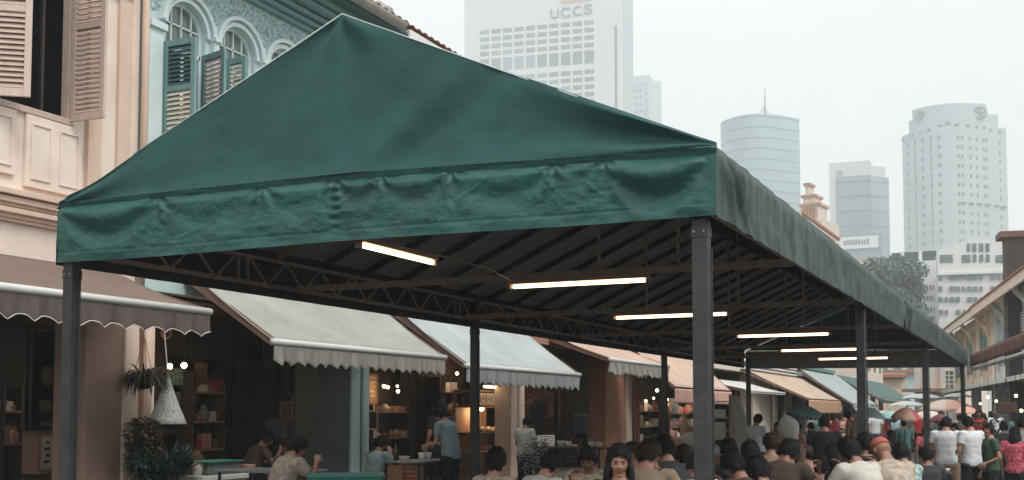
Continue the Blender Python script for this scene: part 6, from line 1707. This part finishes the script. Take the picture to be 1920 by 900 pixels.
def put(px, py_top, D, pose, shirt, pants, hair, label, yaw, zt=None, **k):
    """stand or seat a figure with its head top on a photo pixel; yaw 0 = back to the viewer, + turns it left"""
    g_ = ground_at(px, D); zt = at(px, py_top, D=D).z; sc = zt/TOPZ[pose]
    P = pose_def(pose); off = P['head']*sc; y_ = face_cam(px)-math.pi+yaw
    hx, hy = off.x*math.cos(y_)-off.y*math.sin(y_), off.x*math.sin(y_)+off.y*math.cos(y_)
    z0 = .14 if g_.x < -10.4 else 0
    return person((g_.x-hx, g_.y-hy, z0), y_, pose, shirt, pants, hair, label, sc=sc*(1-z0/zt), **k)
L90, R90, FR = math.pi/2, -math.pi/2, math.pi
# shopfront figures
put(826, 764, 18.3, 'cook', 'bluegrey', 'black', 'tousled', 'man in a grey green tee leaning over the serving counter, dark trousers', 1.0, wid=1.0)
put(825, 750, 20.5, 'stand', 'black', 'black', 'short', 'dark haired person mostly hidden behind the man in the grey green tee', .6, skin='skin2')
put(560, 820, 14.3, 'sit_eat', 'checks', 'khaki', 'short', 'man in a beige checked shirt leaning over a table beside the grey pillar', -1.0)
put(505, 808, 17.5, 'sit_eat', 'brown', 'black', 'bun', 'dim seated woman with her hair in a bun left of the bending man', -1.3, skin='skin2', group='dim diners in the shops')
put(540, 820, 17, 'sit_up', 'charcoal', 'black', 'short', 'dim seated diner in black just behind the bending man', .8, skin='skin2', group='dim diners in the shops')
put(715, 815, 18.5, 'sit_lean', 'bluegrey', 'black', 'tail', 'dim seated diner in a grey shirt right of the mint pillar', -.8, skin='skin2', group='dim diners in the shops')
put(988, 782, 22, 'phone', 'offwhite', 'black', 'short', 'stall keeper in a pale shirt behind the flowering bush', -.7)
# seated under the canopy, front rows
SG = 'diners seated under the canopy'
put(930, 838, 10.8, 'sit_up', 'checks', 'navy', 'bob', 'diner with a dark bob and beige checked top, leftmost of the seated row', -.75, group=SG)
put(1034, 846, 10.6, 'sit_eat', 'offwhite', 'khaki', 'short', 'short haired diner in a pale grey tee, second seated head from the left', -.85, group=SG)
put(1102, 838, 11.4, 'sit_eat', 'floral', 'black', 'short', 'man facing the viewer in a flowered shirt with bowed head, left of the woman', 2.9, group=SG, skin='skin2')
put(1160, 833, 9.0, 'sit_up', 'black', 'black', 'long', 'long haired woman in black facing the viewer near the bottom middle', 2.95, group=SG)
put(1186, 828, 12.6, 'sit_up', 'tan', 'black', 'bob', 'dark haired diner just behind the right shoulder of the facing woman', 2.2, group=SG, hairm='hairb')
put(1216, 822, 11.2, 'sit_lean', 'tan', 'denim', 'tousled', 'broad backed diner in a tan tee right of the facing woman', -.3, group=SG, hairm='hairb', wid=1.15)
put(1246, 820, 11.6, 'sit_eat', 'charcoal', 'black', 'tousled', 'diner in a charcoal grey tee beside the broad tan back', .3, group=SG)
put(1283, 832, 12.0, 'sit_lean', 'white', 'black', 'short', 'diner in a white top left of the big post, face half turned', 1.0, group=SG, hairm='hairb')
put(1309, 850, 9.6, 'sit_eat', 'white', 'navy', 'short', 'young man with cropped hair partly hidden by the big post', 2.4, group=SG)
put(1366, 822, 12.6, 'sit_up', 'black', 'black', 'bob', 'dark haired diner just right of the big post', .2, group=SG, skin='skin2')
put(1374, 848, 10.2, 'sit_eat', 'brown', 'black', 'tousled', 'dark curly haired diner low beside the big post on its right', .9, group=SG, skin='skin2')
put(1406, 826, 12.4, 'sit_up', 'charcoal', 'black', 'long', 'long black haired woman seated second right of the big post', .3, group=SG, skin='skin2')
put(1421, 858, 9.8, 'sit_eat', 'black', 'black', 'bob', 'nearest dark clothed diner low between the big post and the brown shirt', .5, group=SG, skin='skin2')
put(1444, 811, 14.5, 'sit_up', 'tan', 'black', 'short', 'diner with cropped hair and tan tee seen from behind, left of the waiter', .1, group=SG, hairm='hairb')
put(1478, 824, 12.4, 'sit_eat', 'brown', 'black', 'short', 'broad diner in a dark brown shirt hunched over his food, left of the waiter', -.6, group=SG, skin='skin2', wid=1.2)
put(1592, 822, 11.8, 'sit_eat', 'offwhite', 'navy', 'bob', 'diner with bowed dark head and pale tee left of the second big post', .75, group=SG, skin='skin2')
put(1562, 832, 13.5, 'sit_lean', 'brown', 'black', 'long', 'dim long haired diner facing across, between the waiter and the bowed head', 1.8, group=SG, skin='skin2')
put(1620, 812, 14.5, 'sit_up', 'black', 'black', 'tousled', 'dark diner behind the second big post on its left', .5, group=SG, skin='skin2')
put(1651, 820, 12.2, 'sit_eat', 'checks', 'navy', 'cap', 'diner in a red cap and beige checked shirt right of the second big post', .65, group=SG, capm=mat('red_cap_cloth', (.42, .10, .08), .85, .3, 20), skin='skin2', wid=1.15)
put(1688, 826, 13.2, 'sit_lean', 'patterngreen', 'navy', 'short', 'diner in a green and white patterned tee left of the slim post', .75, group=SG)
put(1735, 836, 15, 'sit_up', 'charcoal', 'black', 'short', 'small dim diner low behind the slim post', .4, group=SG, skin='skin2')
# standing
put(1421, 777, 23, 'phone', 'white', 'black', 'tousled', 'standing man in a white shirt beside the rearmost left post', -.7)
put(1545, 781, 17.5, 'phone', 'black', 'black', 'short', 'waiter in black seen from behind among the seated diners', .05, skin='skin2', wid=1.05)
put(1457, 792, 27, 'stand', 'peach', 'black', 'long', 'woman in a peach top with long hair behind the seated rows, by the white parasol', 2.6)
put(1497, 794, 26, 'walk', 'peach', 'khaki', 'tail', 'woman in peach walking under the dark teal umbrella', -.9)
put(1520, 792, 27, 'side', 'teal', 'black', 'short', 'person in a teal shirt right behind the woman in peach', .7)
put(1694, 786, 28, 'holdup', 'teal', 'denim', 'short', 'walker in a pale teal tee under the peach umbrella', .05)
put(1670, 806, 21, 'side', 'black', 'black', 'long', 'dark clothed woman standing right of the ice blue umbrella', .5, skin='skin2')
put(1734, 800, 24, 'stand', 'pink', 'tan', 'tail', 'person in a pink top just left of the slim post', .3)
put(1774, 782, 18.6, 'phone', 'white', 'khaki', 'short', 'man in a white tee and khaki trousers seen from behind, right of the slim post', -.15, wid=1.05)
put(1815, 781, 18.0, 'phone', 'white', 'black', 'short', 'man in a white tee and black trousers turned left beside his friend', .75)
put(1853, 793, 17.2, 'side', 'green', 'black', 'bun', 'woman in a dark green top with her hair up, facing left on the right side', 1.9, legs='long')
put(1902, 800, 17.6, 'stand', 'pinkpattern', 'black', 'long', 'woman in a pink and maroon patterned top and black shorts at the right edge', -.3, legs='shorts', skin='skin')
put(1881, 790, 22, 'side', 'charcoal', 'black', 'short', 'man in charcoal behind the woman in the dark green top', .4, skin='skin2')
put(1789, 794, 24, 'stand', 'tan', 'khaki', 'tousled', 'person in tan seen between the two men in white', 2.4)
put(1913, 786, 24, 'stand', 'offwhite', 'denim', 'short', 'passer by in an off white shirt cut by the right frame edge', .2)
p = at(1566, 800, D=23); t = empty('hand_fan', p, 'small red round hand fan held up behind the waiter', 'fan'); MB().sphere(p, (.10, .02, .12), 18, 12).build('fan_blade', M['pinkred'], t, smooth=True); MB().tube([p-S((0,0,.11)), p-S((-.02,0,.26))], .01, 6).build('handle', M['woodlt'], t)
# distant crowd
rr = random.Random(42); cols = ['white', 'offwhite', 'teal', 'peach', 'pink', 'skyblue', 'red', 'charcoal', 'bluegrey', 'white', 'skyblue', 'white', 'tan']
cn = dict(pink='pink', white='white', offwhite='cream', teal='teal', black='black', peach='peach', tan='tan', skyblue='sky blue', red='red', charcoal='charcoal', bluegrey='grey blue', yellow='mustard', navy='navy')
used_c = []
for i in range(50):
    px = [1556, 1569, 1583, 1598, 1612, 1641, 1648, 1662, 1676, 1684, 1706, 1716, 1724, 1748, 1757, 1765, 1800, 1808, 1834, 1845, 1479, 1535, 1590, 1604, 1575, 1640, 1713, 1760, 1838, 1866, 1560, 1580, 1600, 1668, 1690, 1738, 1752, 1797, 1826, 1842, 1858, 1874, 1890, 1908, 1510, 1525, 1550, 1447, 1434, 1610][i]
    D = rr.uniform(30, 52) if i < 30 else rr.uniform(42, 68)
    zt = rr.uniform(1.55, 1.78); c = at(px, 775, D=D); py = 775-(zt-1.65)*FPX/D
    s_ = rr.choice(cols)
    put(px, py, D, rr.choice(['walk', 'side', 'stand', 'phone', 'walk']), s_, rr.choice(['black', 'denim', 'khaki', 'navy']), rr.choice(['short', 'tousled', 'long', 'bob', 'tail']),
        'distant pedestrian in a %s top in the crowd down the street' % cn[s_], rr.choice([0, .3, -.4, 3.0, 2.6, 1.4]), hairm=rr.choice(['hair', 'hair', 'hairb', 'hairg']), group='distant pedestrians in %s tops' % cn[s_], skin=rr.choice(['skin', 'skin2']))

# diners' tables and crockery, stools where they can be seen
for x, y, rz in ((-4.7, 12.6, .1), (-6.3, 13.6, -.1), (-3.4, 12.4, 0), (-4.2, 15.6, .1), (-6.2, 17.2, 0), (-3.4, 18.6, .05), (-5.6, 20.4, 0)):
    lab = 'diners\' table under the canopy'
TB = []
for px, D, lab in ((1510, 15.8, 'diners table in front of the waiter, covered with bowls and cups'), (1600, 17.5, 'diners table behind the bowed head by the second big post'), (1700, 17.8, 'diners table beside the slim post')):
    g_ = ground_at(px, D); z = .76; table(g_.x, g_.y, z, 1.3, .75, lab, top=M['darkwood'], rz=0, group='tables for diners'); TB.append((g_.x, g_.y, z))
for j, (x, y, z) in enumerate(TB):
    for k in range(12):
        q = (x+rr.uniform(-.55, .55), y+rr.uniform(-.3, .3), z); r = rr.uniform(.035, .10)
        where = ('in front of the waiter', 'by the second big post', 'beside the slim post')[j]
        if r > .06: bowl(q, r, 'bowl', 'bowl of food on the diners table '+where, rr.choice([M['ceramic'], M['paper'], M['carton'], M['red']]), .06, 'bowls on the table '+where)
        else: bowl(q, r, 'cup', 'drinking cup on the diners table '+where, rr.choice([M['ceramic'], M['greenplastic'], M['paper'], M['carton']]), .12, 'cups on the table '+where)

# ------------------------------------------------------------------ shelves of goods deep in the shops
def goods(px0, px1, rows, X, n, where, seed, warm=0, sz=(.05, .12)):
    rr = random.Random(seed); ya, yb = at(px0, 780, X=X).y, at(px1, 780, X=X).y
    t = empty('display_shelf', (X, (ya+yb)/2, .14), 'dim wooden shelf of goods '+where, 'shelf')
    zs = [at((px0+px1)/2, py, X=X).z for py in rows]
    for z in zs: MB().boxp(X-.3, X, ya, yb, z-.03, z).build('shelf_board', M['woodlt'], t)
    for y in (ya-.02, yb+.02): MB().boxp(X-.3, X, y-.02, y+.02, .14, max(zs)+.35).build('upright', M['darkwood'], t)
    for z in zs:
        for k in range(n):
            y = ya+(yb-ya)*(k+.5)/n+rr.uniform(-.03, .03); r = rr.uniform(*sz); h = r*rr.uniform(1.2, 2.6); m_ = rr.choice([M['carton'], M['paper'], M['woodlt'], M['ceramic'], M['brownwall'], M['red'], M['greyboard'], M['flowers']])
            if rr.random() < .5:
                o = MB().tube([(X-.13, y, z+.001), (X-.13, y, z+h*.55), (X-.13, y, z+h*.8), (X-.13, y, z+h)], [r*.8, r, r*.5, r*.45], 10).build('jar', m_, smooth=True); tag(o, 'jar on the goods shelf '+where, 'jar', 'jars on the shelf '+where)
            else:
                o = MB().boxp(X-.13-r*.7, X-.13+r*.7, y-r, y+r, z+.001, z+h).build('packet', m_, bevel=.006); tag(o, 'packet on the goods shelf '+where, 'packet', 'packets on the shelf '+where)
    if warm:
        z = max(zs)+.45; p = Vector((X+.15, (ya+yb)/2, z)); pendant_bulb(tuple(p), 'added warm bulb over the goods shelf '+where, .04, 3.28, warm)  # bulb and its lamp added to light the shelf warmly
goods(365, 420, (735, 790, 842), SX+.35, 5, 'behind the lace cone', 61, 0)
goods(700, 768, (772, 820), SX+.30, 6, 'right of the mint pillar', 62, 10)
goods(826, 866, (735, 775, 815), SX+.30, 6, 'behind the man in the grey green tee', 63, 12)
goods(1200, 1236, (770, 800, 830), SX+.5, 5, 'right of the terracotta pillar', 64, 12, sz=(.08, .2))
goods(1256, 1312, (775, 800, 822), SX+1.3, 8, 'under the pale peach awning', 65, 40, sz=(.10, .24))
goods(1062, 1100, (836, 855), SX+1.0, 6, 'below the chalkboard', 66, 0, sz=(.06, .12))
goods(10, 40, (770, 830), SX+.3, 4, 'in the darkest corner at far left', 67, 0)
